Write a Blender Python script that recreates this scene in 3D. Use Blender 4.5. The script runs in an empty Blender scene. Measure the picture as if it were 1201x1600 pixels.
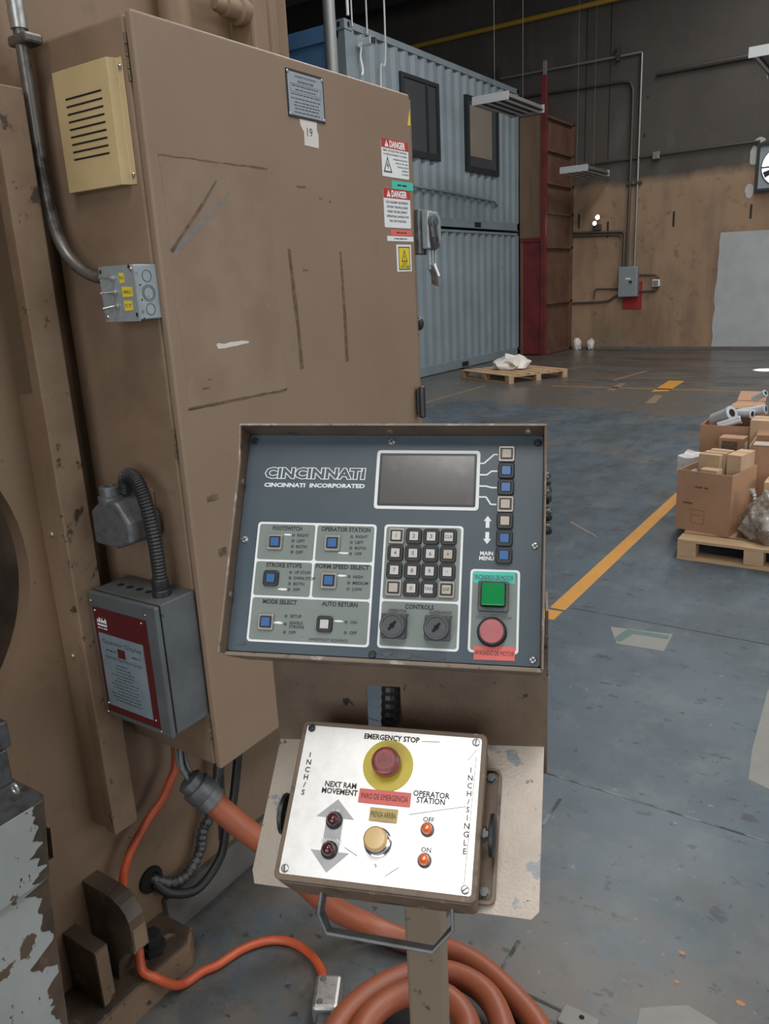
import bpy, bmesh, math, random
from mathutils import Vector, Matrix, noise
random.seed(7)
SC = bpy.context.scene
COL = SC.collection
PI = math.pi

# ------------------------------------------------------------------ camera
def axes(x, y, z, o):
    m = Matrix.Identity(4)
    for i, a in enumerate((x, y, z)):
        for j in range(3):
            m[j][i] = a[j]
    for j in range(3):
        m[j][3] = o[j]
    return m
YAW, PIT, ROL = math.radians(34.35), math.radians(15.98), math.radians(-2.88)
F = Vector((-math.sin(YAW)*math.cos(PIT), math.cos(YAW)*math.cos(PIT), -math.sin(PIT)))
r0 = Vector((math.cos(YAW), math.sin(YAW), 0)); u0 = r0.cross(F)
RV = r0*math.cos(ROL) + u0*math.sin(ROL); UV = -r0*math.sin(ROL) + u0*math.cos(ROL)
EYE = Vector((0, 0, 1.58))
cam = bpy.data.cameras.new('camera'); cam.lens = 1233.1/1600*36; cam.sensor_width = 36
cam.clip_start = .02; cam.clip_end = 200
co = bpy.data.objects.new('camera', cam); COL.objects.link(co)
co.matrix_world = axes(RV, UV, -F, EYE)
SC.camera = co

# ------------------------------------------------------------------ light
w = bpy.data.worlds.new('daylight'); SC.world = w; w.use_nodes = True
w.node_tree.nodes['Background'].inputs[0].default_value = (.92, .96, 1, 1)
w.node_tree.nodes['Background'].inputs[1].default_value = 3.0
def area(name, loc, sx, sy, power, rot=(0, 0, 0), col=(1, .97, .93), portal=False):
    l = bpy.data.lights.new(name, 'AREA'); l.shape = 'RECTANGLE'; l.size = sx; l.size_y = sy
    l.energy = power; l.color = col
    if portal: l.cycles.is_portal = True
    o = bpy.data.objects.new(name, l); COL.objects.link(o); o.location = loc; o.rotation_euler = rot
    return o
# translucent roof lights let into the roof, in two rows
for i, (x, y, p) in enumerate(((.9, -2.6, 260), (.9, 4.0, 260), (5.5, 2.5, 200), (5.5, 9.5, 300), (-2.5, 9.0, 420), (-2.5, 14.2, 220))):
    area('roof_light' if i == 0 else 'roof_light.%03d' % i, (x, y, 7.84), 1.3, 4.2, p, (0, 0, 0), (1, .975, .94))
# loading door on the right: daylight from outside
area('door_portal', (10.9, 4.5, 2.5), 5.0, 9.0, 1, (0, math.radians(90), 0), portal=True)
area('added_rear_portal', (3, -7.9, 3.0), 10.0, 6.0, 1, (math.radians(90), 0, 0), portal=True)  # unseen rear opening, added to bring in low daylight from behind
SC.view_settings.view_transform = 'Standard'; SC.view_settings.look = 'None'
SC.view_settings.gamma = 1; SC.view_settings.use_curve_mapping = False
SC.view_settings.exposure = 0.0

# ------------------------------------------------------------------ materials
MATS = {}
def mat(name, col, rough=.5, metal=0.0, layers=(), bump=0.0, bscale=150, spec=.5, emit=None, trans=0, alpha=1, coat=0):
    m = bpy.data.materials.new(name); MATS[name] = m; m.use_nodes = True
    nt = m.node_tree; N = nt.nodes; L = nt.links; b = N['Principled BSDF']
    b.inputs['Roughness'].default_value = rough; b.inputs['Metallic'].default_value = metal
    b.inputs['Specular IOR Level'].default_value = spec
    b.inputs['Base Color'].default_value = (*col, 1)
    if coat: b.inputs['Coat Weight'].default_value = coat; b.inputs['Coat Roughness'].default_value = .15
    if emit: b.inputs['Emission Color'].default_value = (*emit[0], 1); b.inputs['Emission Strength'].default_value = emit[1]
    if trans: b.inputs['Transmission Weight'].default_value = trans
    if alpha < 1: b.inputs['Alpha'].default_value = alpha
    tc = N.new('ShaderNodeTexCoord')
    cur = None; rcur = None
    for ly in layers:
        mp = N.new('ShaderNodeMapping'); L.new(tc.outputs['Object'], mp.inputs[0])
        mp.inputs['Scale'].default_value = ly.get('st', (1, 1, 1)); mp.inputs['Location'].default_value = ly.get('of', (0, 0, 0))
        nz = N.new('ShaderNodeTexNoise'); L.new(mp.outputs[0], nz.inputs[0])
        nz.inputs['Scale'].default_value = ly['s']; nz.inputs['Detail'].default_value = ly.get('d', 5); nz.inputs['Roughness'].default_value = ly.get('r', .6)
        mr = N.new('ShaderNodeMapRange'); L.new(nz.outputs[0], mr.inputs[0])
        mr.inputs[1].default_value = ly['lo']; mr.inputs[2].default_value = ly['hi']; mr.inputs[4].default_value = ly.get('a', 1)
        fac = mr.outputs[0]
        for ax, lo, hi in ly.get('win', ()):       # soft window along one object axis
            sp = N.new('ShaderNodeSeparateXYZ'); L.new(tc.outputs['Object'], sp.inputs[0])
            ad = N.new('ShaderNodeMath'); ad.operation = 'MULTIPLY_ADD'; L.new(nz.outputs[0], ad.inputs[0]); ad.inputs[1].default_value = ly.get('wob', 0); L.new(sp.outputs['XYZ'.index(ax)], ad.inputs[2])
            m2 = N.new('ShaderNodeMapRange'); L.new(ad.outputs[0], m2.inputs[0]); m2.inputs[1].default_value = lo; m2.inputs[2].default_value = hi
            mu = N.new('ShaderNodeMath'); mu.operation = 'MULTIPLY'; L.new(fac, mu.inputs[0]); L.new(m2.outputs[0], mu.inputs[1]); fac = mu.outputs[0]
        mx = N.new('ShaderNodeMix'); mx.data_type = 'RGBA'; L.new(fac, mx.inputs[0])
        if cur: L.new(cur, mx.inputs[6])
        else: mx.inputs[6].default_value = (*col, 1)
        mx.inputs[7].default_value = (*ly['c'], 1); cur = mx.outputs[2]
        if 'ro' in ly:
            rx = N.new('ShaderNodeMix'); L.new(fac, rx.inputs[0])
            if rcur: L.new(rcur, rx.inputs[2])
            else: rx.inputs[2].default_value = rough
            rx.inputs[3].default_value = ly['ro']; rcur = rx.outputs[0]
    if cur: L.new(cur, b.inputs['Base Color'])
    if rcur: L.new(rcur, b.inputs['Roughness'])
    if bump:
        nz = N.new('ShaderNodeTexNoise'); L.new(tc.outputs['Object'], nz.inputs[0]); nz.inputs['Scale'].default_value = bscale; nz.inputs['Detail'].default_value = 4
        bp = N.new('ShaderNodeBump'); L.new(nz.outputs[0], bp.inputs['Height']); bp.inputs['Strength'].default_value = bump; bp.inputs['Distance'].default_value = .002
        L.new(bp.outputs[0], b.inputs['Normal'])
    return m
TAN = (.215, .142, .088)
mat('tan_paint', TAN, .55, layers=[dict(c=(0.19, 0.127, 0.0791), s=3, lo=.35, hi=.7), dict(c=(0.095, 0.0607, 0.0361), s=9, lo=.60, hi=.8, a=.6), dict(c=(0.0285, 0.0184, 0.012), s=55, lo=.69, hi=.74, a=.8)], bump=.15, bscale=300)
mat('cabinet_paint', (0.2306, 0.1617, 0.1109), .5, layers=[dict(c=(0.198, 0.135, 0.0907), s=2.2, lo=.35, hi=.75), dict(c=(0.132, 0.086, 0.0571), s=14, lo=.62, hi=.85, a=.5), dict(c=(0.2728, 0.2064, 0.1512), s=70, lo=.6, hi=.8, a=.35)], bump=.1, bscale=400)
mat('side_paint', (.225, .152, .10), .55, layers=[dict(c=(.13, .085, .054), s=4, lo=.4, hi=.75), dict(c=(.07, .045, .028), s=18, lo=.6, hi=.85, a=.6)], bump=.1, bscale=300)
mat('chipped_tan', (0.2137, 0.1454, 0.0924), .6, layers=[dict(c=(0.133, 0.0856, 0.051), s=6, lo=.4, hi=.75), dict(c=(0.0285, 0.0184, 0.0132), s=26, lo=.61, hi=.66, a=.9)], bump=.3, bscale=120)
mat('pedestal_brown', (0.1435, 0.096, 0.0608), .5, layers=[dict(c=(0.082, 0.0544, 0.0343), s=12, lo=.45, hi=.75), dict(c=(0.0164, 0.012, 0.0094), s=38, lo=.655, hi=.68)], bump=.2, bscale=200)
mat('shelf_worn_lit', (0.4026, 0.348, 0.288), .33, layers=[dict(c=(0.3172, 0.258, 0.204), s=10, lo=.4, hi=.75), dict(c=(0.183, 0.204, 0.216), s=17, lo=.61, hi=.63), dict(c=(0.0976, 0.072, 0.06), s=55, lo=.67, hi=.71)], bump=.25, bscale=260)  # worn shelf paint, made paler: light caught by the tilted sheet is painted in
mat('post_paint', (.22, .17, .12), .5, layers=[dict(c=(.07, .05, .035), s=30, lo=.62, hi=.68)], bump=.2)
mat('worn_edge', (.20, .155, .115), .4, .3, layers=[dict(c=(.36, .33, .30), s=45, lo=.56, hi=.66), dict(c=(.06, .045, .035), s=80, lo=.6, hi=.7)])
mat('station_brown', (.15, .105, .07), .5, layers=[dict(c=(.35, .30, .25), s=60, lo=.62, hi=.7), dict(c=(.04, .028, .02), s=25, lo=.55, hi=.7)], bump=.2)
mat('plate_steel', (.80, .80, .79), .42, .75, layers=[dict(c=(.72, .72, .71), s=60, lo=.4, hi=.7), dict(c=(.16, .15, .14), s=34, lo=.72, hi=.75, st=(1, .25, 1), a=.8)])
mat('slate', (.048, .070, .088), .38, layers=[dict(c=(0.075, 0.099, 0.114), s=9, lo=.4, hi=.7, a=.6), dict(c=(0.12, 0.132, 0.138), s=120, lo=.70, hi=.74, a=.5)])
mat('sage', (.175, .205, .188), .42, layers=[dict(c=(.20, .23, .212), s=16, lo=.4, hi=.7), dict(c=(.11, .13, .12), s=80, lo=.66, hi=.72, a=.6), dict(c=(.34, .37, .36), s=30, lo=.66, hi=.72, a=.5, st=(1, .3, 1))])
mat('white_print', (.74, .76, .76), .5)
mat('dark_print', (.018, .02, .02), .6)
mat('black_print', (.018, .018, .02), .6)
mat('screen_glass', (.10, .093, .094), .16, layers=[dict(c=(.15, .145, .145), s=14, lo=.5, hi=.75)], spec=.6)
mat('rubber', (.016, .017, .018), .45)
mat('black_plastic', (.022, .023, .025), .35)
mat('grey_plastic', (.06, .063, .066), .45, layers=[dict(c=(.10, .105, .11), s=80, lo=.5, hi=.7)])
mat('blue_cap', (.035, .125, .31), .3)
mat('white_cap', (.50, .485, .46), .4, layers=[dict(c=(.5, .47, .43), s=80, lo=.5, hi=.75)])
mat('cream_cap', (.42, .37, .31), .4)
mat('metal_bezel', (0.34, 0.308, 0.2736), .35, .5)
mat('green_cap', (.004, .22, .055), .15, coat=.5)
mat('pink_cap', (.40, .115, .125), .35, layers=[dict(c=(.32, .08, .09), s=90, lo=.58, hi=.66)])
mat('green_tape', (.06, .48, .38), .45)
mat('red_tape', (.66, .13, .11), .45)
mat('yellow_disc', (.56, .44, .04), .4, layers=[dict(c=(.45, .36, .05), s=40, lo=.5, hi=.75)])
mat('estop_red', (.20, .05, .05), .3, layers=[dict(c=(.30, .06, .05), s=60, lo=.5, hi=.65)])
mat('gold_cap', (.62, .43, .20), .3)
mat('chrome', (.72, .72, .71), .18, 1)
mat('zinc', (.50, .51, .50), .38, .85, layers=[dict(c=(.30, .29, .27), s=60, lo=.5, hi=.75)])
mat('dark_red_lens', (.07, .012, .016), .12, coat=.5)
mat('orange_lens', (.78, .13, .02), .15, coat=.5)
mat('cream_tape', (.50, .38, .14), .5)
mat('arrow_grey', (.40, .40, .41), .5, .3)
mat('vent_cream', (.50, .38, .20), .45, layers=[dict(c=(.43, .32, .16), s=8, lo=.4, hi=.7)])
mat('void', (.006, .005, .005), .9)
mat('galvanised', (.30, .345, .365), .42, .35, layers=[dict(c=(.25, .29, .31), s=30, lo=.4, hi=.7), dict(c=(.12, .13, .13), s=60, lo=.64, hi=.7)])
mat('enclosure_grey', (0.1248, 0.1392, 0.144), .4, .35, layers=[dict(c=(0.0912, 0.1008, 0.1056), s=12, lo=.4, hi=.7), dict(c=(0.024, 0.024, 0.024), s=60, lo=.7, hi=.73)], bump=.1)
mat('deep_red', (0.0735, 0.008, 0.0104), .4)
mat('pale_blue', (0.135, 0.18, 0.207), .45, layers=[dict(c=(0.189, 0.225, 0.243), s=20, lo=.4, hi=.7)])
mat('sticker_white', (.68, .70, .70), .5)
mat('sticker_red', (.40, .035, .03), .5)
mat('sticker_yellow', (.62, .49, .03), .5)
mat('name_steel', (.33, .37, .41), .42, .3)
mat('paper', (.55, .53, .49), .7)
mat('tape_stain', (.085, .055, .034), .6, layers=[dict(c=(.14, .095, .06), s=60, lo=.45, hi=.6)])
mat('pale_patch', (0.2358, 0.1677, 0.1168), .5, layers=[dict(c=(0.198, 0.1359, 0.0924), s=9, lo=.4, hi=.65), dict(c=(0.2816, 0.215, 0.1596), s=30, lo=.62, hi=.75, st=(1, 1, .3), a=.7)])
mat('smear_grey', (.155, .145, .135), .6, layers=[dict(c=(.2, .16, .125), s=50, lo=.45, hi=.6)])
mat('dark_steel', (.10, .105, .11), .45, .6, layers=[dict(c=(.05, .05, .05), s=40, lo=.45, hi=.7)])
mat('cast_grey', (.13, .135, .14), .45, .4, layers=[dict(c=(.08, .082, .085), s=40, lo=.45, hi=.7)], bump=.2)
mat('conduit_dirty', (.17, .16, .15), .4, .6, layers=[dict(c=(.05, .045, .04), s=20, lo=.5, hi=.65)])
mat('bed_paint', (.30, .325, .315), .5, layers=[dict(c=(.235, .258, .25), s=5, lo=.4, hi=.7), dict(c=(.09, .062, .042), s=17, lo=.62, hi=.64), dict(c=(.025, .02, .018), s=55, lo=.67, hi=.69, st=(1, 1.5, .8))], bump=.2, bscale=120)
mat('orange_cable', (.46, .085, .03), .42, layers=[dict(c=(.40, .07, .03), s=18, lo=.45, hi=.7), dict(c=(.12, .06, .05), s=60, lo=.66, hi=.75, a=.6)])
mat('orange_conduit', (0.2693, 0.0758, 0.0323), .45, layers=[dict(c=(0.2468, 0.0729, 0.0427), s=9, lo=.42, hi=.7), dict(c=(0.1197, 0.0875, 0.076), s=40, lo=.6, hi=.75, a=.6)], bump=.15)
mat('container_grey', (0.1833, 0.228, 0.2542), .5, layers=[dict(c=(0.1521, 0.192, 0.2173), s=1.5, lo=.4, hi=.7), dict(c=(0.0936, 0.112, 0.123), s=8, lo=.66, hi=.75, a=.6)])
mat('container_blue', (.07, .16, .30), .5, layers=[dict(c=(.05, .12, .23), s=2, lo=.4, hi=.7)])
mat('window_black', (.015, .018, .022), .5)
mat('window_glass', (.05, .055, .06), .12, spec=.4)
mat('blind', (.17, .15, .12), .7)
mat('gate_red', (.15, .019, .023), .45, layers=[dict(c=(.07, .014, .015), s=3, lo=.4, hi=.7)])
mat('gate_rust', (.135, .068, .04), .6, layers=[dict(c=(.085, .042, .028), s=3, lo=.4, hi=.7)])
mat('gate_wood', (.165, .105, .062), .7, layers=[dict(c=(.11, .065, .04), s=3, lo=.4, hi=.7, st=(1, 1, .15))])
mat('lamp_white', (.40, .41, .42), .4)
mat('lamp_tube', (.34, .34, .34), .3)
mat('lamp_shade', (.10, .09, .085), .5)
mat('pipe_grey', (.24, .25, .25), .4, .4)
mat('pipe_dark', (.075, .067, .06), .5, .3)
mat('pipe_yellow', (.42, .25, .035), .5)
mat('board_red', (.28, .018, .018), .5)
mat('lamp_glow', (1, .95, .8), .4, emit=((1, .93, .75), 14))
mat('cable_white', (.5, .52, .53), .5)
mat('camera_white', (.85, .87, .88), .4)
mat('pallet_wood', (.45, .31, .18), .7, layers=[dict(c=(.33, .21, .115), s=9, lo=.4, hi=.7, st=(.25, 1, 1))], bump=.2)
mat('cardboard', (0.357, 0.2009, 0.1156), .7, layers=[dict(c=(0.3045, 0.1646, 0.0921), s=5, lo=.4, hi=.7)])
mat('cardboard_light', (.46, .32, .195), .7, layers=[dict(c=(.40, .27, .16), s=7, lo=.4, hi=.7)])
mat('foil', (.66, .69, .72), .28, .45, bump=.3, bscale=60)
mat('plastic_film', (.33, .31, .29), .16, layers=[dict(c=(.16, .12, .085), s=7, lo=.45, hi=.6), dict(c=(.6, .6, .6), s=16, lo=.62, hi=.7)], spec=.8, bump=.6, bscale=40)
mat('film_white', (.55, .54, .53), .2, layers=[dict(c=(.38, .32, .27), s=12, lo=.5, hi=.65)], bump=.5, bscale=50)
mat('bag_white', (.62, .60, .55), .5)
mat('line_yellow', (.47, .215, .024), .5, layers=[dict(c=(.42, .19, .04), s=9, lo=.45, hi=.7), dict(c=(.17, .15, .13), s=30, lo=.64, hi=.70)])
mat('line_faded', (.19, .115, .05), .55, layers=[dict(c=(.14, .12, .105), s=7, lo=.45, hi=.6)])
mat('joint_dark', (.03, .034, .038), .7, layers=[dict(c=(.15, .17, .18), s=9, lo=.5, hi=.62)])
mat('patch_pale', (.18, .18, .165), .6, layers=[dict(c=(.20, .20, .19), s=14, lo=.45, hi=.7)])
mat('patch_green', (.06, .115, .105), .5)
mat('orange_speck', (.28, .14, .05), .5)
mat('skid', (.045, .043, .043), .6, layers=[dict(c=(.10, .095, .09), s=3, lo=.45, hi=.65)])
mat('floor_paint', (.062, .092, .117), .42, layers=[
    dict(c=(.048, .070, .088), s=1.1, lo=.42, hi=.60, ro=.48),
    dict(c=(.098, .122, .138), s=4.0, lo=.50, hi=.66, a=.8, d=11, r=.7),
    dict(c=(.040, .052, .063), s=3.0, lo=.56, hi=.68, a=.7, d=10, r=.7, of=(4, 2, 0)),
    dict(c=(.034, .041, .047), s=2.2, lo=.46, hi=.66, st=(1, .35, 1), ro=.5, d=10, r=.7, win=(('Y', 2.8, 4.6),)),
    dict(c=(.115, .092, .072), s=1.8, lo=.50, hi=.68, st=(1, .5, 1), d=10, r=.7, a=.75, win=(('Y', 3.8, 5.5),)),
    dict(c=(.026, .030, .034), s=6, lo=.50, hi=.68, a=.75, d=9, r=.7, win=(('Y', 3.0, 5.5),), st=(1, .5, 1)),
    dict(c=(.112, .098, .084), s=2.6, lo=.38, hi=.54, d=11, r=.7, win=(('Y', 2.1, 1.4),), a=.9),
    dict(c=(.060, .062, .062), s=7, lo=.50, hi=.62, d=10, r=.7, win=(('Y', 1.8, 1.3),), a=.8),
    dict(c=(.088, .079, .069), s=1.2, lo=.30, hi=.48, ro=.3, d=7, win=(('Y', 10.4, 10.9),), wob=2.2),
    dict(c=(.050, .046, .043), s=1.6, lo=.42, hi=.62, d=8, win=(('Y', 11, 13),), st=(.35, 1, 1)),
    dict(c=(.12, .11, .098), s=2.6, lo=.52, hi=.66, d=9, win=(('Y', 10.8, 11.5),), st=(.4, 1, 1), a=.8),
    dict(c=(.024, .029, .034), s=8.5, lo=.625, hi=.68, a=.75, d=4, st=(1, 1.6, 1)),
    dict(c=(.018, .021, .024), s=23, lo=.66, hi=.69, a=.7, d=3),
    dict(c=(.20, .21, .215), s=30, lo=.655, hi=.70, a=.6, d=8)], bump=.08, bscale=40, spec=.38)
mat('oily_brown', (.095, .066, .044), .5, layers=[dict(c=(.035, .026, .02), s=7, lo=.38, hi=.62), dict(c=(.17, .13, .10), s=22, lo=.62, hi=.7)], bump=.25, bscale=120)
mat('throat_brown', (.11, .075, .05), .6, layers=[dict(c=(.045, .032, .023), s=6, lo=.4, hi=.65)])
mat('wall_paint', (.078, .068, .059), .8, layers=[
    dict(c=(.062, .054, .048), s=.8, lo=.4, hi=.65),
    dict(c=(.305, .20, .125), s=1.2, lo=.18, hi=.3, win=(('Z', 3.75, 3.55),), wob=.5),
    dict(c=(.245, .157, .098), s=.9, lo=.45, hi=.68, win=(('Z', 3.3, 3.0),)),
    dict(c=(.15, .10, .068), s=2.2, st=(1, 1, .14), lo=.48, hi=.66, a=.6, d=9, win=(('Z', 3.4, 3.0),)),
    dict(c=(.12, .118, .112), s=1.6, st=(1, 1, .4), lo=.55, hi=.7, a=.5, d=9, of=(3, 0, 1)),
    dict(c=(.10, .075, .056), s=5, lo=.58, hi=.72, a=.7, d=9)], bump=.1, bscale=30)
mat('wall_white', (.40, .42, .43), .7, layers=[dict(c=(.34, .36, .37), s=3, lo=.4, hi=.7), dict(c=(.15, .14, .13), s=13, lo=.71, hi=.73)])
mat('wall_patch', (.42, .41, .40), .8)
mat('roof_steel', (0.221, 0.2, 0.18), .7, layers=[dict(c=(0.156, 0.14, 0.1272), s=2, lo=.4, hi=.7)])
mat('roof_beam', (.022, .021, .021), .7)
mat('concrete_trim', (.13, .125, .115), .8, layers=[dict(c=(.09, .085, .08), s=9, lo=.4, hi=.7)])

# ------------------------------------------------------------------ mesh helpers
WM = {}
def link(o, parent=None, M=None):
    M = M or Matrix.Identity(4)
    COL.objects.link(o); WM[o.name] = M
    if parent is not None:
        o.parent = parent; o.matrix_basis = WM[parent.name].inverted() @ M
    else: o.matrix_basis = M
    return o
def tag(o, label, cat, group=None, kind=None):
    o['label'] = label; o['category'] = cat
    if group: o['group'] = group
    if kind: o['kind'] = kind
    return o
def thing(name, loc, label, cat, group=None, rz=0, M=None):
    o = bpy.data.objects.new(name, None); o.empty_display_size = .05
    link(o, None, M or (Matrix.Translation(loc) @ Matrix.Rotation(rz, 4, 'Z')))
    return tag(o, label, cat, group)
def put(name, bm, m, parent=None, M=None, bevel=0, smooth=False, seg=2):
    bmesh.ops.recalc_face_normals(bm, faces=bm.faces[:])
    me = bpy.data.meshes.new(name); bm.to_mesh(me); bm.free()
    me.materials.append(MATS[m] if isinstance(m, str) else m)
    if smooth:
        for p in me.polygons: p.use_smooth = True
        try: me.set_sharp_from_angle(angle=math.radians(38))
        except Exception: pass
    o = bpy.data.objects.new(name, me); link(o, parent, M)
    if bevel:
        b = o.modifiers.new('bevel', 'BEVEL'); b.width = bevel; b.segments = seg; b.limit_method = 'ANGLE'; b.angle_limit = math.radians(40)
    return o
def B(): return bmesh.new()
def box(bm, x0, x1, y0, y1, z0, z1, M=None):
    vs = [bm.verts.new((M @ Vector(p)) if M else p) for p in ((x0, y0, z0), (x1, y0, z0), (x1, y1, z0), (x0, y1, z0), (x0, y0, z1), (x1, y0, z1), (x1, y1, z1), (x0, y1, z1))]
    for f in ((0, 3, 2, 1), (4, 5, 6, 7), (0, 1, 5, 4), (1, 2, 6, 5), (2, 3, 7, 6), (3, 0, 4, 7)): bm.faces.new([vs[i] for i in f])
    return bm
def bx(*a): return box(B(), *a)
def basis(d):
    d = d.normalized(); a = Vector((0, 0, 1)) if abs(d.z) < .9 else Vector((1, 0, 0))
    x = d.cross(a).normalized(); return x, d.cross(x)
def cyl(bm, p0, p1, r0, r1=None, n=20):
    p0 = Vector(p0); p1 = Vector(p1); r1 = r0 if r1 is None else r1
    x, y = basis(p1-p0); A = []; Bq = []
    for i in range(n):
        a = 2*PI*i/n; v = x*math.cos(a)+y*math.sin(a)
        A.append(bm.verts.new(p0+v*r0)); Bq.append(bm.verts.new(p1+v*r1))
    for i in range(n): bm.faces.new((A[i], A[(i+1) % n], Bq[(i+1) % n], Bq[i]))
    bm.faces.new(A[::-1]); bm.faces.new(Bq)
    return bm
def lathe(bm, prof, n=28, o=(0, 0, 0), M=None):
    o = Vector(o); rings = []
    for r, z in prof:
        ring = []
        for i in range(n if r > 1e-6 else 1):
            a = 2*PI*i/n; p = o+Vector((r*math.cos(a), r*math.sin(a), z)); ring.append(bm.verts.new(M @ p if M else p))
        rings.append(ring)
    for a, b in zip(rings, rings[1:]):
        for i in range(n):
            j = (i+1) % n
            q = [a[i % len(a)], a[j % len(a)], b[j % len(b)], b[i % len(b)]]
            q = [v for k, v in enumerate(q) if v not in q[:k]]
            if len(q) > 2: bm.faces.new(q)
    if len(rings[0]) > 2: bm.faces.new(rings[0][::-1])
    if len(rings[-1]) > 2: bm.faces.new(rings[-1])
    return bm
def spline(pts, k=8):
    P = [Vector(p) for p in pts]; P = [P[0]*2-P[1]]+P+[P[-1]*2-P[-2]]; out = []
    for i in range(1, len(P)-2):
        a, b, c, d = P[i-1:i+3]
        for j in range(k):
            t = j/k; out.append(.5*((2*b)+(c-a)*t+(2*a-5*b+4*c-d)*t*t+(3*b-a-3*c+d)*t**3))
    return out+[P[-2]]
def tube(bm, pts, r, n=10, mod=None, sq=None):
    pts = [Vector(p) for p in pts]; x = None; rings = []
    for i, p in enumerate(pts):
        d = (pts[min(i+1, len(pts)-1)]-pts[max(i-1, 0)]).normalized()
        if x is None: x, _ = basis(d)
        x = (x-d*x.dot(d)).normalized(); y = d.cross(x); rr = r*(mod(i) if mod else 1)
        if sq: ring = [bm.verts.new(p+x*sx*sq[0]+y*sy*sq[1]) for sx, sy in ((1, 1), (-1, 1), (-1, -1), (1, -1))]
        else: ring = [bm.verts.new(p+x*rr*math.cos(2*PI*k/n)+y*rr*math.sin(2*PI*k/n)) for k in range(n)]
        rings.append(ring)
    for a, b in zip(rings, rings[1:]):
        m = len(a)
        for k in range(m): bm.faces.new((a[k], a[(k+1) % m], b[(k+1) % m], b[k]))
    bm.faces.new(rings[0][::-1]); bm.faces.new(rings[-1])
    return bm
def prism(bm, out, z0, z1, M=None):
    lo = [bm.verts.new(M @ Vector((x, y, z0)) if M else (x, y, z0)) for x, y in out]
    hi = [bm.verts.new(M @ Vector((x, y, z1)) if M else (x, y, z1)) for x, y in out]
    n = len(out); bm.faces.new(lo[::-1]); bm.faces.new(hi)
    for i in range(n): bm.faces.new((lo[i], lo[(i+1) % n], hi[(i+1) % n], hi[i]))
    return bm
def rr(x0, x1, y0, y1, r, k=5):
    out = []
    for cx, cy, a0 in ((x1-r, y1-r, 0), (x0+r, y1-r, 90), (x0+r, y0+r, 180), (x1-r, y0+r, 270)):
        for i in range(k+1):
            a = math.radians(a0+90*i/k); out.append((cx+r*math.cos(a), cy+r*math.sin(a)))
    return out
def ringp(bm, out, inn, z0, z1, M=None):
    T = (lambda p: M @ Vector(p)) if M else (lambda p: p)
    n = len(out); q = [[bm.verts.new(T((x, y, z))) for x, y in o] for o, z in ((out, z0), (inn, z0), (inn, z1), (out, z1))]
    for i in range(n):
        j = (i+1) % n
        for a in range(4): b = (a+1) % 4; bm.faces.new((q[a][i], q[a][j], q[b][j], q[b][i]))
    return bm
def circ(cx, cy, r, n=24, ry=None): return [(cx+r*math.cos(2*PI*i/n), cy+(ry or r)*math.sin(2*PI*i/n)) for i in range(n)]
_tc = {}
def glyphs(body, size, bold=0, shear=0, space=1, align='CENTER', outline=0):
    key = (body, bold, shear, space, align, outline)
    if key not in _tc:
        c = bpy.data.curves.new('t', 'FONT'); c.body = body; c.size = 1; c.align_x = align; c.align_y = 'CENTER'
        c.offset = bold; c.shear = shear; c.space_character = space; c.resolution_u = 2
        if outline: c.fill_mode = 'NONE'; c.bevel_depth = outline; c.bevel_resolution = 0
        o = bpy.data.objects.new('t', c); COL.objects.link(o); bpy.context.view_layer.update()
        me = bpy.data.meshes.new_from_object(o.evaluated_get(bpy.context.evaluated_depsgraph_get()))
        _tc[key] = ([v.co.copy() for v in me.vertices], [tuple(p.vertices) for p in me.polygons])
        bpy.data.objects.remove(o); bpy.data.curves.remove(c); bpy.data.meshes.remove(me)
    return _tc[key]
def text(bm, body, x, y, size, z=0, w=None, rot=0, M=None, **k):
    """adds lettering lying in the xy plane, centred on x,y; w = wanted width"""
    vs, fs = glyphs(body, size, **k)
    if not vs: return bm
    xs = [v.x for v in vs]; ys = [v.y for v in vs]
    h = max(ys)-min(ys); cx = (max(xs)+min(xs))/2; cy = (max(ys)+min(ys))/2
    sx = (w/(max(xs)-min(xs))) if w else size; sy = size
    if k.get('align') == 'LEFT': cx = min(xs)
    ca, sa = math.cos(rot), math.sin(rot); nv = []
    for v in vs:
        px = (v.x-cx)*sx; py = (v.y-cy)*sy; p = Vector((x+px*ca-py*sa, y+px*sa+py*ca, z+v.z*.0005))
        nv.append(bm.verts.new(M @ p if M else p))
    for f in fs:
        try: bm.faces.new([nv[i] for i in f])
        except ValueError: pass
    return bm
def dashes(bm, x, y, w, h, z, n=None, rnd=random):
    """a line of print too small to read: short strokes"""
    px = x-w/2
    while px < x+w/2-h*.5:
        l = min(rnd.uniform(1.2, 4.5)*h, x+w/2-px); box(bm, px, px+l, y-h*.35, y+h*.35, z, z+.00005); px += l+h*.7
    return bm
def screw(parent, M, r=.004, m='zinc', slot=True, name='screw', rot=.6):
    b = B(); lathe(b, [(r, 0), (r, r*.25), (r*.75, r*.55), (0, r*.62)], 14)
    o = put(name, b, m, parent, M, smooth=True)
    if slot:
        b = B(); c, s = math.cos(rot)*r*.75, math.sin(rot)*r*.75
        for a, bb in ((c, s), (-s, c))[:2 if slot == 2 else 1]: tube(b, [(-a, -bb, r*.6), (a, bb, r*.6)], r*.12, 4, sq=(r*.12, r*.12))
        return o, b
    return o, None
def T(x, y, z): return Matrix.Translation((x, y, z))

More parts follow.
